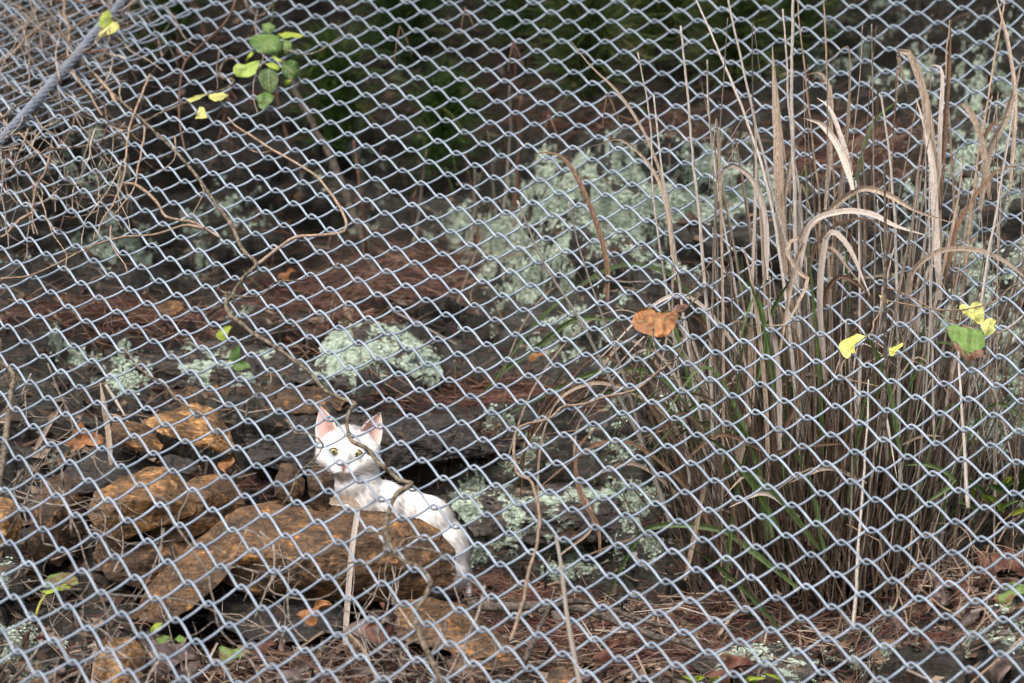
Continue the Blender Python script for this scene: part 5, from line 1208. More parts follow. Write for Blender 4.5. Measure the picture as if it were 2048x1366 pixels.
yl = empty('vine_leaf', mpt(215, 20), 'folded yellow-green leaf hanging over the steel rope', 'leaf')
stem(yl, 'stalk', [(232, -20), (222, 10), (214, 24)], .002, .0014, M_TANTWIG, off=.045)
polyleaf(yl, 'blade', [(575, 150), (585, 100), (610, 65), (635, 60), (648, 90), (655, 130), (610, 170)], DM(212, 38, .05), M_LLIME, **GC, tilt=.6, seed=31)
polyleaf(yl, 'blade', [(610, 165), (655, 128), (685, 130), (695, 160), (670, 185), (630, 205), (575, 225), (575, 195)], DM(216, 62, .055), M_LPALE, **GC, tilt=1.0, seed=32)

vr = empty('leafy_vine', mpt(1770, 600), 'slender vine with yellow and green heart leaves at the right', 'vine')
stem(vr, 'stem', [(1771, 574), (1800, 584), (1850, 610), (1909, 646), (1916, 650)], .0026, .0018, M_TANTWIG, off=.03)
stem(vr, 'stem', [(1765, 600), (1800, 606), (1864, 618), (1920, 620), (1960, 612), (1995, 600), (2020, 575), (2050, 560), (2100, 540)], .0022, .0018, M_TANTWIG, off=.05)
stem(vr, 'stem', [(1766, 572), (1762, 606), (1758, 630), (1748, 640), (1745, 662), (1732, 674)], .0028, .002, M_TANTWIG, off=.03)
stem(vr, 'stem', [(1692, 716), (1682, 736), (1688, 756), (1720, 764), (1762, 774)], .0018, .0012, M_TANTWIG, off=.02)
stem(vr, 'stem', [(1925, 650), (1985, 668), (2020, 655), (2060, 620)], .0022, .0014, M_TANTWIG, off=.03)
RC = dict(sc=4.554, off=(1600, 560))
for k, (pts, m, o, tl, lab) in enumerate([
        ([(1330, 430), (1400, 400), (1480, 430), (1560, 440), (1650, 450), (1680, 520), (1690, 600), (1640, 640), (1560, 660), (1520, 690), (1470, 630), (1400, 570), (1360, 520), (1345, 460)], M_LMID, .035, .7, None),
        ([(1380, 570), (1440, 575), (1470, 625), (1530, 690), (1590, 640), (1670, 640), (1665, 680), (1600, 720), (1540, 750), (1510, 720), (1470, 670), (1410, 620)], M_LRED, .042, .2, 'curled brown withered leaf edge'),
        ([(1450, 240), (1480, 215), (1510, 225), (1540, 245), (1570, 205), (1610, 195), (1650, 215), (1675, 260), (1675, 330), (1670, 410), (1620, 400), (1560, 350), (1490, 305), (1460, 270)], M_LPALE, .045, .5, None),
        ([(1640, 410), (1690, 390), (1690, 355), (1740, 345), (1790, 370), (1780, 395), (1755, 410), (1780, 460), (1750, 490), (1690, 518), (1675, 480)], M_LPALE, .05, .6, None),
        ([(600, 510), (520, 490), (470, 515), (400, 545), (360, 580), (355, 620), (375, 665), (400, 700), (430, 715), (460, 690), (465, 665), (505, 665), (500, 630), (490, 600), (540, 555)], M_LYEL, .045, .8, None),
        ([(815, 610), (835, 620), (880, 595), (940, 570), (935, 595), (890, 630), (870, 660), (850, 690), (820, 690), (810, 650)], M_LYEL, .045, .8, None),
        ([(720, 135), (745, 150), (755, 180), (730, 165)], M_LPALE, .03, .3, None), ([(770, 160), (805, 185), (800, 215), (780, 195)], M_LPALE, .03, .3, None)]):
    x0, y0 = 1600 + np.mean(pts, 0)[0] / 4.554, 560 + np.mean(pts, 0)[1] / 4.554
    o_ = polyleaf(vr, 'leaf', pts, DM(x0, y0, o), m, **RC, tilt=tl, seed=50 + k, bulge=.008)
    if lab: o_['label'] = lab

bl = empty('dead_leaf', mpt(1310, 670), 'curled orange-brown dead leaf caught on the netting before the stalks', 'leaf')
polyleaf(bl, 'blade', [(1263, 644), (1268, 630), (1284, 619), (1300, 616), (1310, 622), (1308, 632), (1318, 636), (1336, 626), (1352, 618), (1356, 634), (1350, 654), (1338, 668), (1322, 676), (1305, 672), (1285, 666), (1270, 658)], DM(1310, 645, .030), M_LBROWN, 1, (0, 0), .9, .022, 71, .006)
polyleaf(bl, 'blade', [(1268, 629), (1284, 614), (1308, 614), (1309, 630), (1296, 628), (1282, 626)], DM(1290, 622, .042), M_LRED, 1, (0, 0), -.4, .008, 72)
polyleaf(bl, 'blade', [(1350, 622), (1356, 610), (1374, 608), (1368, 616), (1370, 622), (1358, 628)], DM(1360, 618, .034), M_LRED, 1, (0, 0), .3, .006, 73)
stem(bl, 'stalk', [(1356, 624), (1370, 620), (1380, 606)], .003, .0015, M_REDTWIG, off=.03)

vl = empty('climbing_vine', mpt(1034, 1270), 'thin vine looping under the orange leaf and hanging down right of the cat', 'vine')
stem(vl, 'stem', [(1366, 640), (1354, 630), (1334, 632), (1308, 652), (1308, 690), (1326, 722), (1350, 720), (1366, 692), (1362, 676)], .0034, .0024, M_VINE, off=.022)
stem(vl, 'stem', [(1348, 722), (1318, 742), (1268, 780), (1212, 794), (1164, 811), (1127, 813), (1100, 838), (1042, 852), (1031, 872), (1031, 920), (1036, 948), (1058, 958), (1070, 984), (1079, 1042), (1060, 1136), (1036, 1232), (1022, 1280)], .0036, .0048, M_TANTWIG, off=.008, wob=.006)
stem(vl, 'stem', [(1368, 618), (1400, 590), (1418, 560), (1408, 534), (1390, 528)], .0026, .0016, M_VINE, off=.02)

ds = empty('dry_stalk', W(1158, 1340, 5.7), 'single grey dry stalk standing right of the cat below centre', 'dry stalk')
stem(ds, 'stem', [(1112, 1072), (1122, 1130), (1134, 1230), (1150, 1320), (1160, 1372)], .0052, .0075, M_STALK, off=.004)
st = empty('straw', W(690, 1300, 5.9), 'broken pale straw leaning upright in front of the big boulder', 'straw')
blade(st, 'blade', [(690, 1290, 5.88), (694, 1220, 5.89), (704, 1100, 5.90), (716, 1018, 5.92)], .0078, M_BLEACH, tip=.75, root_w=1, fold=.15)
blade(st, 'blade', [(716, 1020, 5.92), (700, 1002, 5.95), (660, 1002, 5.99)], .012, M_STRAW, tip=.7, root_w=1, fold=.12)
br = empty('fallen_branch', W(1150, 1240, 5.9), 'dark crooked fallen branch on the litter at bottom centre right', 'branch')
stem(br, 'limb', [(940, 1212, 5.98), (1010, 1216, 5.95), (1090, 1212, 5.94), (1170, 1222, 5.93), (1240, 1245, 5.90), (1330, 1278, 5.86), (1410, 1300, 5.82)], .015, .008, M_BRANCH, wob=.012, k=8, knob=.4)
stem(br, 'limb', [(1080, 1222, 5.92), (1150, 1206, 5.93), (1220, 1218, 5.93), (1290, 1240, 5.90), (1380, 1262, 5.88)], .008, .005, M_BRANCH, wob=.012, knob=.4)
stem(br, 'limb', [(1050, 1330, 5.80), (1074, 1268, 5.84), (1100, 1220, 5.90), (1112, 1180, 5.93)], .012, .004, M_BRANCH, wob=.012, knob=.4)


# ---------------------------------------------------------------- the big grass tussock
tus = empty('grass_tussock', W(1660, 1170, 6.2), 'tall clump of dry silvergrass with bleached stalks at the right', 'grass')
# traced stalks: (points from base to tip), width in photo pixels, material, distance at base and tip
ST = [
    ([(1345, 1060), (1290, 900), (1230, 780), (1165, 650), (1090, 530), (1034, 402)], 10, M_PALESTALK, 6.12, 5.95),
    ([(1290, 900), (1250, 760), (1200, 620), (1160, 500), (1136, 404)], 7, M_PALESTALK, 6.15, 6.05),
    ([(1430, 1000), (1420, 700), (1402, 480), (1388, 330), (1375, 180), (1362, 52)], 11, M_PALESTALK, 6.10, 6.15),
    ([(1600, 900), (1572, 600), (1540, 400), (1500, 260), (1440, 110), (1376, -40)], 10, M_PALESTALK, 6.05, 6.20),
    ([(1610, 860), (1590, 560), (1548, 400), (1500, 200), (1470, 60), (1450, -40)], 10, M_PALESTALK, 6.08, 6.20),
    ([(1604, 980), (1598, 700), (1590, 420), (1584, 240), (1584, 100), (1586, -30)], 15, M_PALESTALK, 6.06, 6.16),
    ([(1640, 980), (1622, 700), (1604, 440), (1580, 240), (1572, 110), (1566, 18)], 9, M_PALESTALK, 6.10, 6.20),
    ([(1650, 900), (1660, 640), (1668, 380), (1656, 200), (1650, 60), (1646, -30)], 8, M_TANTWIG, 6.10, 6.25),
    ([(1620, 800), (1640, 460), (1616, 200), (1600, 60), (1592, -30)], 7, M_TANTWIG, 6.10, 6.25),
    ([(1800, 980), (1796, 640), (1788, 420), (1778, 300), (1762, 190)], 11, M_PALESTALK, 6.02, 6.18),
    ([(1768, 860), (1770, 640), (1770, 420), (1769, 318)], 11, M_BRANCH, 5.93, 5.93),
    ([(1716, 900), (1720, 640), (1716, 420), (1712, 360)], 9, M_PALESTALK, 6.05, 6.10),
    ([(1870, 900), (1862, 640), (1858, 420), (1858, 330)], 7, M_PALESTALK, 6.02, 6.10),
    ([(1900, 800), (1910, 500), (1900, 260), (1892, 120), (1900, 40)], 8, M_TANTWIG, 6.10, 6.30),
    ([(1900, 860), (1942, 430), (1972, 220), (2000, 60), (2012, -30)], 9, M_TANTWIG, 6.10, 6.35),
    ([(1940, 760), (1972, 540), (2000, 380), (2030, 204)], 8, M_PALESTALK, 5.95, 6.10),
    ([(1705, 1260), (1716, 1120), (1722, 1020), (1732, 900), (1736, 760)], 8, M_PALESTALK, 5.70, 5.86),
    ([(1936, 1016), (1928, 900), (1920, 760), (1916, 690)], 9, M_BLEACH, 5.80, 5.92),
    ([(1380, 980), (1360, 760), (1330, 560), (1306, 380), (1300, 250), (1276, 104)], 8, M_PALESTALK, 6.15, 6.25),
    ([(1420, 940), (1376, 700), (1346, 470), (1322, 320), (1306, 190)], 9, M_PALESTALK, 6.12, 6.22),
    ([(1500, 960), (1480, 640), (1440, 400), (1420, 260), (1414, 120)], 8, M_PALESTALK, 6.16, 6.25),
]


def tpts(pts, d0, d1):
    n = len(pts)
    return [(x, y, d0 + (d1 - d0) * i / (n - 1)) for i, (x, y) in enumerate(pts)]


for pts, w, m, d0, d1 in ST:
    stem(tus, 'stalk', tpts(pts, d0, d1), w * PX * 1.0, w * PX * .42, m, k=6, wob=.004)
# traced broad blades: base to tip
BL = [
    ([(1570, 560), (1560, 400), (1556, 250), (1545, 92)], 26, M_STRAW, 6.12, 6.2),
    ([(1610, 900), (1580, 600), (1565, 420), (1580, 330), (1590, 240)], 20, M_STRAW, 6.1, 6.2),
    ([(1880, 520), (1868, 330), (1848, 190), (1818, 106), (1796, 104), (1806, 150), (1814, 184)], 22, M_STRAW, 6.12, 6.16),
    ([(1880, 600), (1872, 460), (1866, 330), (1850, 250), (1832, 196)], 20, M_BLEACH, 6.08, 6.15),
    ([(1880, 420), (1890, 260), (1898, 120), (1902, 40)], 13, M_BROWNBL, 6.12, 6.2),
    ([(1876, 480), (1880, 260), (1884, 140), (1866, 130), (1858, 136)], 12, M_BLEACH, 6.12, 6.2),
    ([(1706, 380), (1692, 330), (1670, 280), (1640, 246), (1606, 236)], 17, M_BLEACH, 6.05, 6.12),
    ([(1704, 350), (1680, 270), (1656, 214), (1634, 196)], 14, M_BLEACH, 6.1, 6.15),
    ([(1650, 420), (1660, 300), (1660, 180), (1640, 146), (1612, 150)], 13, M_STRAW, 6.1, 6.2),
    ([(1534, 560), (1530, 430), (1506, 360), (1468, 330), (1446, 340), (1440, 410)], 14, M_BLEACH, 6.05, 6.05),
    ([(1590, 640), (1600, 480), (1660, 420), (1720, 378), (1770, 386), (1830, 420), (1905, 446)], 15, M_STRAW, 6.12, 6.0),
    ([(1592, 580), (1620, 450), (1680, 424), (1740, 428), (1790, 452), (1850, 470)], 16, M_BLEACH, 6.1, 6.0),
    ([(1600, 600), (1640, 480), (1700, 440), (1760, 446), (1790, 470)], 10, M_BROWNBL, 6.1, 6.05),
    ([(1560, 700), (1592, 520), (1606, 488), (1590, 476), (1574, 500), (1600, 545), (1616, 556), (1600, 600), (1570, 648), (1530, 650)], 11, M_STRAW, 6.0, 5.95),
    ([(1650, 760), (1640, 600), (1652, 480), (1668, 464), (1700, 500), (1726, 560), (1740, 590)], 16, M_BLEACH, 6.04, 5.98),
    ([(1650, 700), (1640, 540), (1660, 496), (1690, 530), (1730, 580)], 13, M_STRAW, 6.05, 6.0),
    ([(1640, 760), (1650, 590), (1680, 552), (1720, 572), (1748, 600)], 13, M_BROWNBL, 6.05, 6.0),
    ([(1840, 700), (1820, 560), (1870, 506), (1950, 500), (2010, 524), (2070, 572)], 14, M_STRAW, 6.08, 6.0),
    ([(1890, 560), (1916, 450), (1960, 380), (2000, 340), (2050, 330)], 14, M_BROWNBL, 6.1, 6.1),
    ([(1960, 420), (1980, 300), (2010, 240), (2046, 112)], 18, M_STRAW, 6.15, 6.25),
    ([(1980, 400), (1960, 270), (1930, 210), (1910, 214)], 17, M_STRAW, 6.12, 6.2),
    ([(1960, 290), (1985, 250), (2020, 232)], 13, M_BROWNBL, 6.15, 6.2),
    ([(2020, 380), (2030, 200), (2016, 90), (1996, 10), (1990, -20)], 12, M_STRAW, 6.2, 6.3),
    ([(1345, 640), (1340, 430), (1300, 290), (1240, 190), (1180, 130), (1140, 80)], 8, M_STRAW, 6.18, 6.35),
    ([(1350, 560), (1330, 400), (1300, 330), (1240, 278), (1200, 288), (1160, 298)], 9, M_STRAW, 6.15, 6.2),
    ([(1215, 620), (1212, 520), (1186, 430), (1150, 350), (1120, 312), (1078, 306), (1068, 318)], 14, M_BROWNBL, 6.12, 6.2),
    ([(1470, 960), (1500, 800), (1502, 660), (1482, 640), (1462, 646)], 22, M_STRAW, 6.05, 6.0),
    ([(1560, 900), (1556, 720), (1536, 600), (1546, 596)], 14, M_BLEACH, 6.02, 5.98),
    ([(1560, 880), (1600, 780), (1590, 660), (1562, 652)], 11, M_BROWNBL, 6.02, 5.98),
    ([(1700, 800), (1726, 600), (1700, 470), (1652, 430)], 12, M_BROWNBL, 6.1, 6.1),
    ([(1400, 1000), (1300, 800), (1180, 760), (1110, 790), (1050, 900), (1020, 1010)], 13, M_BROWNBL, 6.2, 6.22),
    ([(1400, 960), (1330, 830), (1210, 768), (1130, 790), (1060, 880)], 10, M_STRAW, 6.2, 6.2),
    ([(1420, 900), (1330, 760), (1220, 740), (1130, 770), (1010, 830)], 15, M_GREENBL, 6.22, 6.3),
    ([(1420, 940), (1320, 800), (1220, 782), (1140, 812), (1090, 850)], 9, M_GREENBL, 6.2, 6.2),
    ([(1450, 800), (1400, 620), (1330, 545), (1240, 532), (1150, 580), (1070, 650), (990, 760), (960, 796)], 12, M_GREENBL, 6.25, 6.3),
    ([(1240, 640), (1150, 640), (1080, 690), (1010, 740), (970, 780)], 14, M_GREENBL, 6.28, 6.34),
    ([(1560, 1060), (1500, 960), (1440, 890), (1400, 870)], 14, M_GREENBL, 6.0, 5.95),
    ([(1640, 1100), (1560, 1000), (1500, 950), (1480, 940)], 15, M_GREENBL, 5.98, 5.92),
    ([(1600, 1180), (1500, 1100), (1440, 1060), (1300, 1056), (1250, 1120), (1210, 1210)], 15, M_GREENBL, 6.0, 6.1),
    ([(1560, 1260), (1490, 1180), (1420, 1120), (1380, 1096)], 12, M_GREENBL, 5.95, 5.92),
    ([(1540, 860), (1540, 760), (1520, 640), (1500, 580)], 9, M_GREENBL, 6.1, 6.1),
    ([(1700, 1000), (1730, 800), (1790, 690), (1816, 650)], 9, M_GREENBL, 6.05, 6.0),
    ([(1700, 420), (1740, 260), (1780, 214), (1810, 200)], 12, M_GREENBL, 6.3, 6.4),
    ([(1690, 1040), (1720, 860), (1770, 760), (1800, 720)], 8, M_GREENBL, 6.02, 5.98),
    ([(1860, 1000), (1890, 980), (1910, 960), (1860, 930), (1810, 930)], 12, M_GREENBL, 5.9, 5.9),
    ([(1370, 1160), (1400, 1020), (1408, 960), (1390, 930)], 13, M_STRAW, 6.0, 5.9),
    ([(1120, 1110), (1185, 1050), (1155, 960), (1150, 870), (1180, 800)], 9, M_STRAW, 6.15, 6.2),
    ([(1200, 1110), (1195, 1050), (1160, 990), (1155, 900), (1210, 840)], 10, M_BROWNBL, 6.12, 6.2),
    ([(1010, 930), (1060, 790), (1120, 700), (1180, 640)], 6, M_STRAW, 6.2, 6.15),
    ([(1040, 1000), (1060, 860), (1130, 740), (1230, 650)], 6, M_BROWNBL, 6.2, 6.1),
    ([(1000, 760), (1040, 660), (1080, 600), (1130, 560)], 5, M_STRAW, 6.3, 6.25),
    ([(1075, 1020), (1080, 900), (1100, 830), (1130, 780)], 6, M_STRAW, 6.15, 6.15),
    ([(890, 680), (930, 560), (960, 480), (990, 390)], 6, M_STRAW, 6.9, 6.9),
]
for i, (pts, w, m, d0, d1) in enumerate(BL):
    blade(tus, 'blade', tpts(pts, d0, d1), w * PX * .78, m, twist=(.9 if i % 3 == 0 else -.6 if i % 3 == 1 else .3), tip=.12, fold=.2)
# the body of the clump
rs = random.Random(41)
for i in range(160):
    bx = min(1880, max(1400, rs.gauss(1655, 100))); by = rs.uniform(1060, 1200); bd = rs.uniform(6.02, 6.34)
    f = (bx - 1650)
    top = rs.choice([rs.uniform(30, 420), rs.uniform(360, 760), rs.uniform(420, 800), rs.uniform(600, 900)])
    hgt = (by - top) / 900
    tx = bx + (f * .75 if f < 0 else f * 1.1) * hgt + rs.gauss(-10, 60) * hgt; td = bd + rs.gauss(-.02, .07)
    if tx < 1400: tx = 1400 + rs.uniform(0, 120)
    mx_ = bx + (tx - bx) * .42 + rs.gauss(0, 10); myy = by + (top - by) * .5
    if i % 3:
        stem(tus, 'stalk', [(bx, by, bd), (mx_, myy, (bd + td) / 2), (tx, top, td)], rs.uniform(2.6, 6.4) * PX, rs.uniform(1.4, 3) * PX, rs.choice([M_STALK, M_STALK, M_STRAW, M_BROWNBL, M_TANTWIG]), k=5, wob=.004)
    else:
        ex = tx + rs.gauss(0, 55); ey = top + rs.uniform(10, 150)
        m = rs.choice([M_STRAW, M_STRAW, M_BLEACH, M_BROWNBL, M_GREENBL, M_STALK])
        blade(tus, 'blade', [(bx, by, bd), (mx_, myy, (bd + td) / 2), (tx, top, td), (ex, ey, td - rs.uniform(-.02, .05))], rs.uniform(4, 9) * PX, m, twist=rs.uniform(-1.6, 1.6))
for i in range(46):
    bx = rs.uniform(1430, 1860); by = rs.uniform(700, 1150); bd = rs.uniform(5.98, 6.2); sg = rs.choice([-1, 1])
    if i % 2:
        l_ = rs.uniform(60, 170)
        blade(tus, 'blade', [(bx, by, bd), (bx + sg * l_ * .5, by - rs.uniform(5, 50), bd - .02), (bx + sg * l_, by + rs.uniform(-40, 60), bd - .03)], rs.uniform(4, 9) * PX, rs.choice([M_STRAW, M_STRAW, M_BROWNBL, M_BLEACH]), twist=rs.uniform(-1, 1))
    else:
        l_ = rs.uniform(110, 300); dx = sg * rs.uniform(10, 90)
        blade(tus, 'blade', [(bx, by + 60, bd), (bx + dx * .4, by - l_ * .5, bd), (bx + dx, by - l_, bd - .03)], rs.uniform(5, 11) * PX, M_GREENBL, twist=rs.uniform(-1, 1))
# arching outer leaves, thin, both sides of the clump
for i in range(64):
    left = i % 5 < 3
    bx = rs.uniform(1400, 1620) if left else rs.uniform(1720, 1880); by = rs.uniform(960, 1160); bd = rs.uniform(6.0, 6.3)
    reach = rs.uniform(90, 430) if left else rs.uniform(70, 260); up_ = rs.uniform(120, 480); sg = -1 if left else 1
    px_, py_ = bx + sg * reach * .55, by - up_; ex, ey = bx + sg * reach, by - up_ * rs.uniform(.35, .85)
    m = rs.choice([M_STRAW, M_STRAW, M_BROWNBL, M_BLEACH, M_GREENBL, M_GREENBL])
    blade(tus, 'blade', [(bx, by, bd), (bx + sg * reach * .2, by - up_ * .62, bd), (px_, py_, bd), (ex, ey, bd - rs.uniform(0, .05))], rs.uniform(3, 9) * PX, m, twist=rs.uniform(-1.2, 1.2))
for i in range(34):
    bx = rs.uniform(1780, 2060); by = rs.uniform(820, 1120); bd = rs.uniform(6.05, 6.25); top = rs.uniform(150, 700); tx = bx + rs.gauss(25, 50)
    stem(tus, 'stalk', [(bx, by, bd), ((bx + tx) / 2 + rs.gauss(0, 12), (by + top) / 2, bd), (tx, top, bd + .05)], rs.uniform(2.4, 5.5) * PX, rs.uniform(1.4, 2.6) * PX, rs.choice([M_STALK, M_PALESTALK, M_STRAW, M_BROWNBL]), k=5, wob=.006)
# the dense old growth in the heart of the clump, past counting
n = 1900
bx = np.clip(rng.normal(1660, 110, n), 1390, 1950); by = rng.uniform(1030, 1240, n); bd = rng.uniform(6.02, 6.40, n)
hg = rng.uniform(60, 560, n) ** 1.0; ang = (bx - 1650) / 900 + rng.normal(0, .22, n)
tx = bx + hg * ang; ty = by - hg; td = bd + rng.normal(0, .05, n)
A_ = Wa(bx, by, bd); C_ = Wa(tx, ty, td); B_ = (A_ + C_) / 2 + rng.normal(0, .012, (n, 3))
sv = unit(np.cross(C_ - A_, rng.normal(size=(n, 3)) * .5 + np.array([0, -1, 0]))) * rng.uniform(.0006, .0018, (n, 1))
nn_ = unit(np.cross(C_ - A_, sv)) * .0012
TV = np.stack([A_ - sv, A_ + sv, B_ - sv, B_ + sv, C_ - sv * .3, C_ + sv * .3, B_ - nn_], 1)
tc_ = np.array([[1, 1, 1], [.75, .62, .55], [.5, .4, .34], [1.15, 1.1, 1.05], [.28, .36, .18]])[rng.choice(5, n, p=[.34, .26, .2, .12, .08])] * rng.uniform(.6, 1.25, (n, 1))
mass('thatch', TV, [[0, 1, 6], [2, 0, 6], [1, 3, 6], [4, 2, 6], [3, 5, 6], [5, 4, 6]], M_THATCH, np.clip(tc_, .05, 1.5), tus, False, 'stuff')

# ---------------------------------------------------------------- dry twiggy shrubs
def twigs(root, name, m, area, n, seed, dmix=(.12, .7), length=(60, 190), w=(3.0, 5.5), base_ang=None, spread=180, kids=(1, 4)):
    """Crooked, branching dead twigs at distances between netting (0) and ground (1)."""
    r = random.Random(seed)

    def dist(x, y, t):
        a = float(Dm(x, y)); g = max(a + .06, gD(x, y)); return a + (g - a) * t

    def grow(x, y, a, L, wd, t, depth, pts0):
        n_ = max(4, int(L / 16)); P = [W(x, y, dist(x, y, t))]; px = [(x, y, t)]
        for i in range(n_):
            a += r.gauss(0, .22); x += math.cos(a) * L / n_; y -= math.sin(a) * L / n_; t = min(.9, max(-.12, t + r.gauss(0, .03)))
            P.append(W(x, y, dist(x, y, t))); px.append((x, y, t))
        C = spline(P, n_ * 2)
        mb = MB(); rad = np.linspace(wd, wd * .45, len(C)) / 2 * PX * (1 + .25 * (fbm(C * 90, 2, 4) - .5) * 2)
        mb.add(*tube(C, rad, 5)); mb.build(name, m, root)
        if depth:
            for k in range(r.randint(*kids)):
                q = r.choice(px[1:]); grow(q[0], q[1], a + r.choice([-1, 1]) * r.uniform(.5, 1.2), L * r.uniform(.25, .55), max(1.6, wd * .6), q[2], depth - 1, None)

    for i in range(n):
        x, y = r.uniform(area[0], area[2]), r.uniform(area[1], area[3])
        a = R((base_ang if base_ang is not None else r.uniform(0, 360)) + r.uniform(-spread, spread))
        grow(x, y, a, r.uniform(*length), r.uniform(*w), r.uniform(*dmix), 1, None)


sh1 = empty('dry_shrub', W(380, 1340, 5.7), 'tangle of thin grey dead twigs over the brown rocks at lower left', 'dry shrub')
for pts, w in [([(312, 994), (330, 1000), (352, 1050), (390, 1110), (416, 1150), (428, 1208), (440, 1262), (470, 1290)], 6), ([(0, 985), (60, 1000), (130, 1010), (200, 1000), (240, 1010)], 4.5), ([(180, 1050), (250, 1085), (300, 1090), (350, 1082)], 4),
               ([(200, 1188), (300, 1195), (390, 1206), (440, 1228), (520, 1262)], 5), ([(380, 975), (372, 1000), (362, 1025), (358, 1052)], 5), ([(190, 830), (196, 880), (190, 925), (215, 960), (240, 975)], 4.5),
               ([(520, 1060), (545, 1090), (545, 1140), (530, 1190), (510, 1240)], 4.5), ([(470, 1058), (505, 1060), (535, 1095), (600, 1130), (640, 1160)], 5), ([(560, 1130), (540, 1180), (600, 1200), (660, 1186), (700, 1150)], 4),
               ([(60, 930), (110, 980), (150, 1050), (175, 1130), (200, 1190), (225, 1250)], 5), ([(330, 1060), (320, 1100), (300, 1150), (270, 1200)], 5), ([(500, 1040), (470, 1110), (440, 1130)], 3.5)]:
    stem(sh1, 'twig', [(x, y, float(Dm(x, y)) + .07) for x, y in pts], w * PX, w * PX * .55, M_TWIG, wob=.008, k=5)
twigs(sh1, 'twig', M_TWIG, (20, 1000, 640, 1330), 30, 3)
sh2 = empty('dry_shrub', W(60, 1000, 5.8), 'pale forked dead twigs at the left edge above the tan stone', 'dry shrub')
stem(sh2, 'branch', [(-20, 1010), (-5, 970), (8, 900), (20, 800), (26, 750), (10, 728), (4, 726)], .011, .007, M_VINE, off=.0)
twigs(sh2, 'twig', M_TWIG, (0, 740, 200, 960), 17, 8, (.15, .7), (60, 160), (3, 5.5), -75, 70)
stem(sh2, 'twig', [(96, 728), (120, 790), (140, 830), (150, 880), (165, 930)], .0035, .002, M_TWIG, off=-.06)
blade(sh2, 'dry_leaf', [(222, 930, 6.05), (216, 860, 6.1), (208, 810, 6.1), (200, 764, 6.12)], .0085, M_STRAW, tip=.1)
blade(sh2, 'dry_leaf', [(70, 900, 5.95), (110, 830, 6.0), (130, 800, 6.0)], .007, M_STRAW, tip=.1)
M_PALETWIG2 = mat('weathered_twig', (.13, .11, .09), (.40, .35, .30), 150, .85, .5, rnd=.4)
sh3 = empty('dry_shrub', W(850, 1366, 5.6), 'grey dead twigs lying across the litter at the bottom centre', 'dry shrub')
twigs(sh3, 'twig', M_TWIG, (560, 1220, 1000, 1350), 20, 12, (.2, .8), (60, 200), (3, 6))
twigs(sh3, 'twig', M_PALETWIG2, (0, 1240, 1050, 1366), 34, 71, (.1, .75), (70, 230), (2.2, 4.2))
stem(sh3, 'twig', [(968, 1172), (955, 1230), (940, 1270), (925, 1310)], .005, .003, M_TWIG, off=-.06, wob=.006)
stem(sh3, 'twig', [(905, 1148), (940, 1160), (968, 1185), (980, 1210)], .0032, .002, M_TWIG, off=-.04)
stem(sh3, 'twig', [(690, 1262), (720, 1290), (745, 1340), (760, 1380)], .0045, .004, M_TANTWIG, off=-.05)
stem(sh3, 'twig', [(900, 1300), (935, 1340), (960, 1400)], .003, .002, M_REDTWIG, off=-.05)
stem(sh3, 'twig', [(540, 1306), (580, 1310), (630, 1335), (680, 1370)], .0035, .003, M_REDTWIG, off=-.03)
sh4 = empty('dry_shrub', mpt(40, 440), 'web of tan and reddish dead vine twigs hanging at upper left', 'dry shrub')
for pts, w, m in [([(90, 48), (50, 80), (10, 120), (-20, 132)], 8, M_TANTWIG), ([(130, -20), (128, 30), (140, 60), (134, 100), (150, 150), (180, 190), (205, 230)], 8, M_TANTWIG), ([(300, -20), (240, 24), (180, 34), (150, 52), (120, 70), (60, 50), (20, 30)], 6, M_TANTWIG),
                  ([(240, 8), (180, 5), (120, 0), (60, -12)], 5, M_REDTWIG), ([(226, 96), (180, 104), (140, 112), (90, 130)], 5, M_REDTWIG), ([(115, 166), (70, 190), (30, 215), (6, 236), (-20, 245)], 7, M_VINE),
                  ([(0, 226), (10, 248), (40, 268), (64, 296), (96, 316), (112, 330)], 6, M_TANTWIG), ([(56, 258), (40, 300), (20, 345), (8, 350)], 4.5, M_TANTWIG), ([(0, 302), (24, 320), (14, 350), (0, 362)], 5, M_REDTWIG),
                  ([(100, 308), (90, 345), (74, 370), (66, 410), (66, 440), (74, 470)], 5, M_TANTWIG), ([(75, 420), (40, 440), (10, 470), (-10, 476)], 7, M_TANTWIG), ([(48, 316), (60, 350), (68, 380), (70, 430)], 4, M_REDTWIG),
                  ([(10, 310), (4, 380), (12, 440), (20, 500)], 4, M_TWIG), ([(300, 150), (280, 200), (260, 250), (254, 300), (250, 340), (230, 400), (205, 440), (198, 470)], 5.5, M_TANTWIG), ([(232, 205), (210, 170), (190, 150)], 9, M_TANTWIG),
                  ([(290, 240), (285, 290), (276, 340), (265, 380), (230, 425)], 5, M_TANTWIG), ([(210, 205), (214, 250), (200, 290), (192, 300)], 4, M_REDTWIG), ([(135, 340), (140, 345), (128, 350), (150, 370), (160, 372)], 4, M_VINE),
                  ([(330, 10), (350, 40), (372, 78), (390, 90)], 5, M_TWIG), ([(485, -20), (500, 20), (520, 30), (545, 5)], 10, M_BRANCH), ([(440, 90), (434, 130), (436, 180)], 3.5, M_TWIG), ([(500, 300), (520, 306), (548, 298)], 2.5, M_TANTWIG),
                  ([(400, 365), (406, 385), (390, 420), (386, 436)], 3, M_TANTWIG), ([(224, 450), (222, 480), (235, 510), (252, 530), (256, 545)], 3.5, M_TANTWIG)]:
    stem(sh4, 'twig', pts, w * PX, w * PX * .6, m, off=random.uniform(.004, .03), wob=.006, k=6)
twigs(sh4, 'twig', M_TWIG, (60, 40, 130, 120), 14, 17, (.0, .12), (20, 60), (2.5, 4))
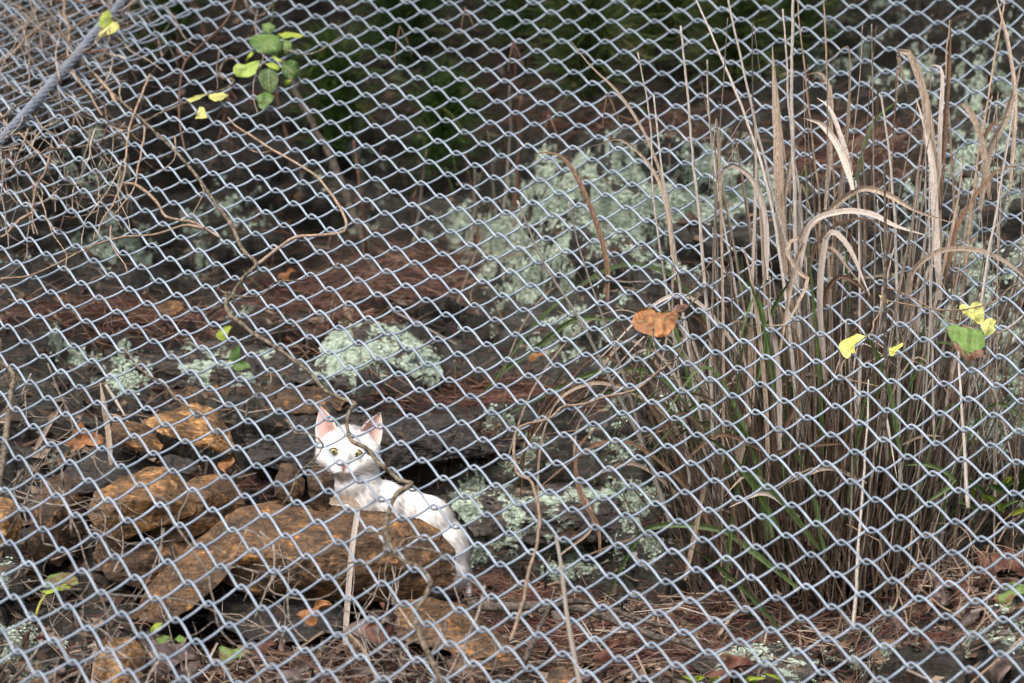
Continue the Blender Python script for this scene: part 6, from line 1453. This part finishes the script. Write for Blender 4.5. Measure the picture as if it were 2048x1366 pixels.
twigs(sh4, 'twig', M_TANTWIG, (-10, 10, 300, 420), 22, 23, (.05, .4), (60, 170), (3, 5))
M_PALETWIG = mat('pale_twig', (.16, .13, .105), (.42, .36, .30), 150, .85, .5, rnd=.35)
twigs(sh4, 'twig', M_PALETWIG, (-20, -20, 260, 330), 40, 51, (-.09, .05), (70, 210), (2.2, 4.2))
twigs(sh4, 'twig', M_PALETWIG, (-20, 250, 130, 480), 16, 52, (-.06, .15), (60, 170), (2.2, 4))
twigs(sh4, 'twig', M_TWIG, (-10, -10, 330, 260), 20, 37, (.02, .5), (60, 220), (3, 6))
twigs(sh4, 'twig', M_REDTWIG, (150, -20, 560, 200), 12, 38, (.3, .7), (60, 200), (4, 8))
sh5 = empty('dry_shrub', W(1990, 1366, 5.6), 'thin pale dead stems straggling over the leaves at lower right', 'dry shrub')
twigs(sh5, 'twig', M_TANTWIG, (1780, 1060, 2048, 1330), 18, 29, (.3, .8), (60, 190), (2.5, 5), 100, 60)
stem(sh5, 'twig', [(2046, 1275, 5.5), (2010, 1310, 5.5), (1960, 1350, 5.5), (1930, 1380, 5.5)], .004, .003, M_TANTWIG)
stem(sh5, 'twig', [(1990, 1150, 5.75), (1975, 1190, 5.75), (1962, 1240, 5.75), (1945, 1270, 5.75)], .003, .002, M_TANTWIG, wob=.01)

# ---------------------------------------------------------------- pine seedlings at the top
def pine(label, x, y, D, n, lean, spread, L, seed, hue=(.065, .10, .03)):
    r = np.random.default_rng(seed)
    base = W(x, y, D)
    root = empty('pine_seedling', base, label, 'pine seedling', 'young pines along the top of the slope')
    top = base + np.array([lean * .10, -.02, .16])
    C = spline([base, (base + top) / 2 + np.array([.01, 0, 0]), top], 10)
    mb = MB(); mb.add(*tube(C, np.linspace(.006, .003, 10), 6)); mb.build('stem', M_BRANCH, root)
    t = r.uniform(.1, 1, n); k = np.minimum((t * 9).astype(int), 8)
    P = C[k] + r.normal(0, .012, (n, 3))
    d = np.stack([r.normal(lean, spread, n), r.normal(-.25, .5, n), r.normal(.65, .42, n)], 1); d = unit(d)
    ln = r.uniform(.6, 1.15, (n, 1)) * L
    sv = unit(np.cross(d, r.normal(size=(n, 3)))) * .0013; nv = unit(np.cross(d, sv)) * .0009
    mid = P + d * ln * .55 + np.array([0, 0, -.006]); tip = P + d * ln + np.array([0, 0, -.024])
    V = np.stack([P - sv, P + sv, mid - sv, mid + sv, tip - sv * .3, tip + sv * .3, mid + nv], 1)
    c = np.array(hue) * r.uniform(.5, 1.7, (n, 1)) + (r.random((n, 1)) < .06) * np.array([.10, .05, .02])
    mass('needles', V, [[0, 1, 6], [2, 0, 6], [1, 3, 6], [4, 2, 6], [3, 5, 6], [5, 4, 6]], M_PINE, np.clip(c, .005, .6), root, False, 'stuff')


pine('green pine seedling left of the tall stalks at the top centre', 1180, 200, 7.35, 700, -.15, .55, .13, 1)
pine('bright green pine seedling touching the top edge at centre right', 1310, 110, 7.55, 760, .1, .5, .14, 2, (.075, .115, .035))
pine('green pine seedling just behind the tallest stalks', 1450, 160, 7.45, 700, .15, .5, .13, 3)
pine('dark pine seedling at the top edge near the middle', 1040, 90, 7.8, 560, -.1, .5, .13, 4, (.042, .085, .022))
pine('dark pine seedling at the top edge above the leaf cluster', 800, 110, 7.9, 520, 0, .55, .13, 5, (.042, .085, .022))
pine('low pine seedling between leaf cluster and upper centre', 690, 290, 7.55, 560, -.3, .5, .12, 6, (.055, .105, .022))
pine('small drooping pine seedling above the dark hollow', 870, 350, 7.5, 460, .1, .5, .11, 7, (.05, .10, .022))
pine('dim pine seedling behind the steel rope end', 330, 110, 7.7, 420, 0, .5, .12, 8, (.042, .085, .022))
pine('dim pine seedling at the top behind the right stalks', 1580, 120, 7.5, 380, .1, .5, .12, 9, (.042, .085, .022))
sap = empty('dead_sapling', W(760, 600, 7.1), 'bare grey sapling trunk leaning behind the netting left of centre', 'sapling')
stem(sap, 'trunk', [(770, 610, 6.95), (752, 560, 7.0), (720, 470, 7.1), (690, 380, 7.15), (650, 290, 7.2), (600, 200, 7.25), (565, 120, 7.3)], .016, .010, M_BRANCH, wob=.02, k=8)
stem(sap, 'branch', [(735, 510, 7.05), (722, 400, 7.0), (712, 330, 7.0), (706, 280, 7.0)], .009, .005, M_REDTWIG, wob=.01)
sap2 = empty('dead_sapling', W(860, 560, 7.2), 'bundle of bare reddish saplings in the dark hollow at upper centre', 'sapling')
for k, (x0, x1, y0, y1) in enumerate([(1000, 1020, 470, 170), (1012, 1045, 480, 200), (990, 975, 500, 260), (1030, 1030, 420, 90), (930, 950, 560, 330), (960, 930, 560, 300), (820, 850, 520, 300)]):
    stem(sap2, 'stem', [(x0, y0, 7.25), ((x0 + x1) / 2 + 6, (y0 + y1) / 2, 7.25), (x1, y1, 7.2)], .007, .003, M_REDTWIG if k % 2 else M_STALK, wob=.012)

# dead needle pairs caught in the netting
for lab, x, y, s in [('pair of brown pine needles hooked in the netting at top centre', 1026, 82, 1.0), ('forked brown pine needle hanging from the netting above the lichen rock', 1096, 228, .9), ('brown pine needles hanging beside the tall stalk tip', 1215, 188, 1.0),
                     ('long brown needles hanging from the netting near the top left of centre', 800, 52, 1.1), ('single brown needle pair dangling high up behind the top edge', 930, 14, .9)]:
    e_ = empty('pine_needle_pair', mpt(x, y), lab, 'pine needles')
    stem(e_, 'needle', [(x, y), (x - 6 * s, y + 30 * s), (x - 10 * s, y + 62 * s)], .0022, .0011, M_REDTWIG, off=.006, k=5)
    stem(e_, 'needle', [(x, y), (x + 12 * s, y + 25 * s), (x + 22 * s, y + 52 * s)], .0022, .0011, M_REDTWIG, off=.006, k=5)

# ---------------------------------------------------------------- small plants and single fallen leaves
lp = empty('leaf_sprig', W(80, 1232, 5.62), 'green leaf with brown middle and yellow stalk at lower left', 'plant')
stem(lp, 'stalk', [(72, 1232, 5.60), (80, 1206, 5.60), (93, 1188, 5.60)], .0035, .0024, M_LYEL)
AC = dict(sc=2.9057, off=(0, 896))
polyleaf(lp, 'leaf', [(230, 815), (260, 770), (290, 740), (350, 725), (410, 725), (450, 760), (455, 790), (420, 800), (370, 785), (300, 800)], 5.60, M_LGBR, **AC, tilt=1.2, seed=81)
polyleaf(lp, 'leaf', [(240, 832), (300, 818), (380, 790), (420, 803), (400, 818), (330, 832), (270, 852)], 5.585, M_LLIME, **AC, tilt=1, seed=82)
iv = empty('leaf_sprig', W(335, 1290, 5.75), 'sprig of three small bright green leaves above the grey leaf', 'plant')
stem(iv, 'stalk', [(250, 1250, 5.74), (290, 1246, 5.74), (310, 1262, 5.74), (335, 1278, 5.74), (352, 1282, 5.74)], .0022, .0015, M_REDTWIG)
for k, pts in enumerate([[(870, 1050), (900, 1020), (945, 1015), (945, 1040), (915, 1070), (880, 1080)], [(905, 1110), (950, 1085), (1000, 1100), (980, 1130), (930, 1145)], [(1015, 1110), (1040, 1085), (1070, 1100), (1080, 1125), (1040, 1130)]]):
    polyleaf(iv, 'leaf', pts, 5.73, (M_LLIME, M_LMID, M_LMID)[k], **AC, tilt=1, seed=85 + k)
gp = empty('leaf_sprig', W(470, 735, 6.5), 'two small green leaves on the red needles left of the lichen rock', 'plant')
stem(gp, 'stalk', [(476, 735, 6.52), (466, 715, 6.52), (462, 700, 6.52)], .0025, .0015, M_LGREEN)
for x, y, a in [(462, 718, 50), (470, 726, -20), (436, 672, 30)]:
    leaf(gp, 'leaf', W(x, y, 6.50), 32 * S_, a, M_LGREEN if a != 30 else M_LLIME, (35, 15), .3, .08)
fp = empty('fern_clump', W(1990, 1040, 6.1), 'light green feathery seedlings at the right edge below middle', 'plant')
rs = random.Random(5)
for k in range(16):
    x, y = rs.uniform(1940, 2050), rs.uniform(975, 1040)
    a = rs.uniform(20, 160); l_ = rs.uniform(25, 55)
    blade(fp, 'frond', [(x, y, 6.05), (x + math.cos(R(a)) * l_ * .6, y - math.sin(R(a)) * l_ * .6, 6.02), (x + math.cos(R(a)) * l_, y - math.sin(R(a)) * l_ * .8, 6.0)], rs.uniform(7, 14) * PX, M_LLIME if k % 3 == 0 else M_LGREEN)
gg = empty('fern_clump', W(1240, 1380, 5.7), 'tiny yellow-green shoots at the bottom edge right of centre', 'plant')
for k in range(9):
    x = 1395 + rs.uniform(-30, 40) + (130 if k % 3 == 0 else 0); y = 1372
    blade(gg, 'frond', [(x, y, 5.66), (x + rs.uniform(-15, 15), y - 14, 5.65), (x + rs.uniform(-26, 26), y - rs.uniform(14, 26), 5.64)], rs.uniform(6, 11) * PX, M_LLIME)


def dleaf(label, x, y, D, size, ang, m, tl=(30, 10), curl=.5, wav=.16, wid=.75, group=None):
    r0 = W(x, y, D)
    o = leaf(None, 'fallen_leaf', r0, size * .00072, ang, m, tl, curl, wav, .12, wid)
    return tag(o, label, 'leaf', group)


o_ = polyleaf(None, 'fallen_leaf', [(380, 1265), (430, 1190), (470, 1140), (500, 1190), (590, 1220), (605, 1265), (550, 1285), (500, 1275), (470, 1310), (420, 1300)], 6.02, M_LBROWN, 2.9057, (0, 450), 1.0, .025, 91, .012)
tag(o_, 'large crumpled brown dead leaf left of the rust block', 'leaf')
dleaf('small curled rust leaf beside the dark rock wall', 450, 945, 6.18, 44, 55, M_LBROWN, (30, 20), .7, .3, .6)
dleaf('tiny reddish leaf hanging under the curled rust leaf', 478, 968, 6.18, 26, -95, M_LRED, (30, 10), .5, .2)
dleaf('small tan leaf lying on lichen rock left of the green blades', 1058, 704, 6.66, 42, -12, M_LBROWN, (50, 10), .5, .2)
dleaf('small orange leaf on the needles above the vine knot', 560, 552, 6.9, 36, 20, M_LBROWN, (45, 10), .4, .2)
dleaf('small pink-brown leaf on the needles left of the vine', 345, 655, 6.68, 30, 80, M_LBROWN, (40, 20), .4, .2)
dleaf('grey-purple dead leaf curled beside the green sprig', 300, 1300, 5.76, 96, -12, M_LGREY, (35, 15), .4, .18, .8)
dleaf('second grey dead leaf lapping under the first at lower left', 395, 1330, 5.74, 90, 170, M_LGREY, (25, 20), .5, .2, .7)
dleaf('dull red leaf in the litter below the boulder', 505, 1296, 5.76, 46, 10, M_LRED, (45, 10), .4, .15)
dleaf('yellow-green blotched leaf in the litter below the boulder', 440, 1300, 5.76, 54, -15, M_LGBR, (45, 10), .4, .15)
dleaf('dark purple-brown leaf left of the hanging vine at the bottom', 700, 1268, 5.82, 92, 20, M_LGREY, (30, 20), .5, .2, .8)
dleaf('brown leaf standing on edge by the hanging vine', 770, 1290, 5.80, 84, 70, M_LRED, (40, 20), .6, .2)
dleaf('pale tan leaf below the boulder beside the straw', 600, 1232, 5.85, 62, 25, M_LBROWN, (55, 10), .5, .2)
dleaf('curled brown leaf at the bottom edge left of centre', 560, 1356, 5.72, 70, 15, M_LGREY, (40, 20), .5, .2)
dleaf('brown leaf in the needles at the bottom right of centre', 1190, 1318, 5.82, 60, 30, M_LRED, (50, 20), .5, .2)
dleaf('dull brown leaf beneath the grass left of the lichen stone', 1420, 1356, 5.78, 80, 20, M_LRED, (55, 20), .5, .2)
dleaf('large dark red-brown leaf at the right edge below the seedlings', 1960, 1110, 5.98, 96, -20, M_LRED, (40, 20), .6, .2)
dleaf('brown leaf with a yellow edge at the right above the lichen stone', 1990, 1200, 5.82, 70, 15, M_LGBR, (45, 20), .4, .2)
for k in range(16):
    x, y = rs.uniform(1830, 2030), rs.uniform(1090, 1320)
    dleaf('brown dead leaf in the heap of leaves under the grass at lower right', x, y, gD(x, y) - rs.uniform(.015, .05), rs.uniform(34, 74), rs.uniform(0, 360), rs.choice([M_LRED, M_LGREY, M_LGREY, M_LGREY]), (rs.uniform(-50, 50), rs.uniform(-30, 40)), .6, .25, rs.uniform(.45, .8), 'dead leaves heaped at lower right')
for k in range(18):
    x, y = rs.uniform(20, 1300), rs.uniform(1265, 1372)
    dleaf('dull brown dead leaf among the twigs along the bottom edge', x, y, gD(x, y) - rs.uniform(.01, .04), rs.uniform(30, 64), rs.uniform(0, 360), rs.choice([M_LRED, M_LGREY, M_LGREY, M_LGREY]), (rs.uniform(-40, 50), rs.uniform(-30, 40)), .6, .25, rs.uniform(.4, .8), 'dead leaves along the bottom edge')


# ---------------------------------------------------------------- unseen pines, added to shade the upper slope
def shade_pine(label, x, y, z0, n, box, seed):
    r = np.random.default_rng(seed)
    root = empty('unseen_shade_pine', (x, y, z0), label, 'tree', 'unseen pines added to shade the upper slope')
    tb = MB(); C = spline([np.array([x, y, z0]), np.array([x * .97, y - .1, z0 + 1.6]), np.array([x * .9, y - .3, z0 + 3.6])], 14)
    tb.add(*tube(C + r.normal(0, .006, C.shape), np.linspace(.13, .06, 14), 10)); tb.build('trunk', M_BRANCH, root)
    lb = MB()
    for k in range(9):
        q = C[7 + k % 7]; e = np.array([r.uniform(box[0], box[1]), r.uniform(box[2], box[3]), r.uniform(box[4] + .2, box[5])])
        lb.add(*tube(spline([q, (q + e) / 2 + r.normal(0, .1, 3), e], 8), np.linspace(.035, .01, 8), 6))
    lb.build('limbs', M_BRANCH, root)
    P = np.stack([r.uniform(box[0], box[1], n), r.uniform(box[2], box[3], n), r.uniform(box[4], box[5], n)], 1)
    P = P[vnoise(P * 2.6, seed) > .36]; n = len(P)
    d = unit(np.stack([r.normal(0, .6, n), r.normal(-.2, .6, n), r.normal(.3, .5, n)], 1))
    V = []
    s0 = unit(np.cross(d, r.normal(size=(n, 3)))); s1 = np.cross(d, s0)
    L = r.uniform(.12, .22, (n, 1))
    a = P; t1 = P + d * L + s0 * .06; t2 = P + d * L - s0 * .05 + s1 * .04; t3 = P + d * L * 1.1 - s1 * .06
    V = np.stack([a + s1 * .012, t1 - s1 * .012, t1 + s1 * .012, a - s0 * .012, t2, t2 + s0 * .022, a + s0 * .012, t3, t3 - s0 * .022], 1)
    mass('crown', V, [[0, 1, 2], [3, 4, 5], [6, 7, 8]], M_PINE, np.array([.04, .075, .025]) * r.uniform(.6, 1.4, (n, 1)), root, False, 'stuff')


_zt = lambda x, y: float(GW.reshape(-1, 3)[np.argmin((GW.reshape(-1, 3)[:, 0] - x) ** 2 + (GW.reshape(-1, 3)[:, 1] - y) ** 2), 2])
for lab, x, y, bx, sd in [('unseen pine added to shade the upper left of the slope', -2.0, 9.2, (-3.0, -.6, 6.4, 10.0, 3.15, 5.4), 61), ('unseen pine added to shade the middle of the slope top', .1, 10.6, (-1.0, .9, 6.4, 10.4, 3.15, 5.4), 62), ('unseen pine added to shade the upper right of the slope', 2.3, 9.6, (.5, 2.8, 6.7, 10.2, 3.25, 5.4), 63)]:
    shade_pine(lab, x, y, _zt(x, y) - .1, 9000, bx, sd)
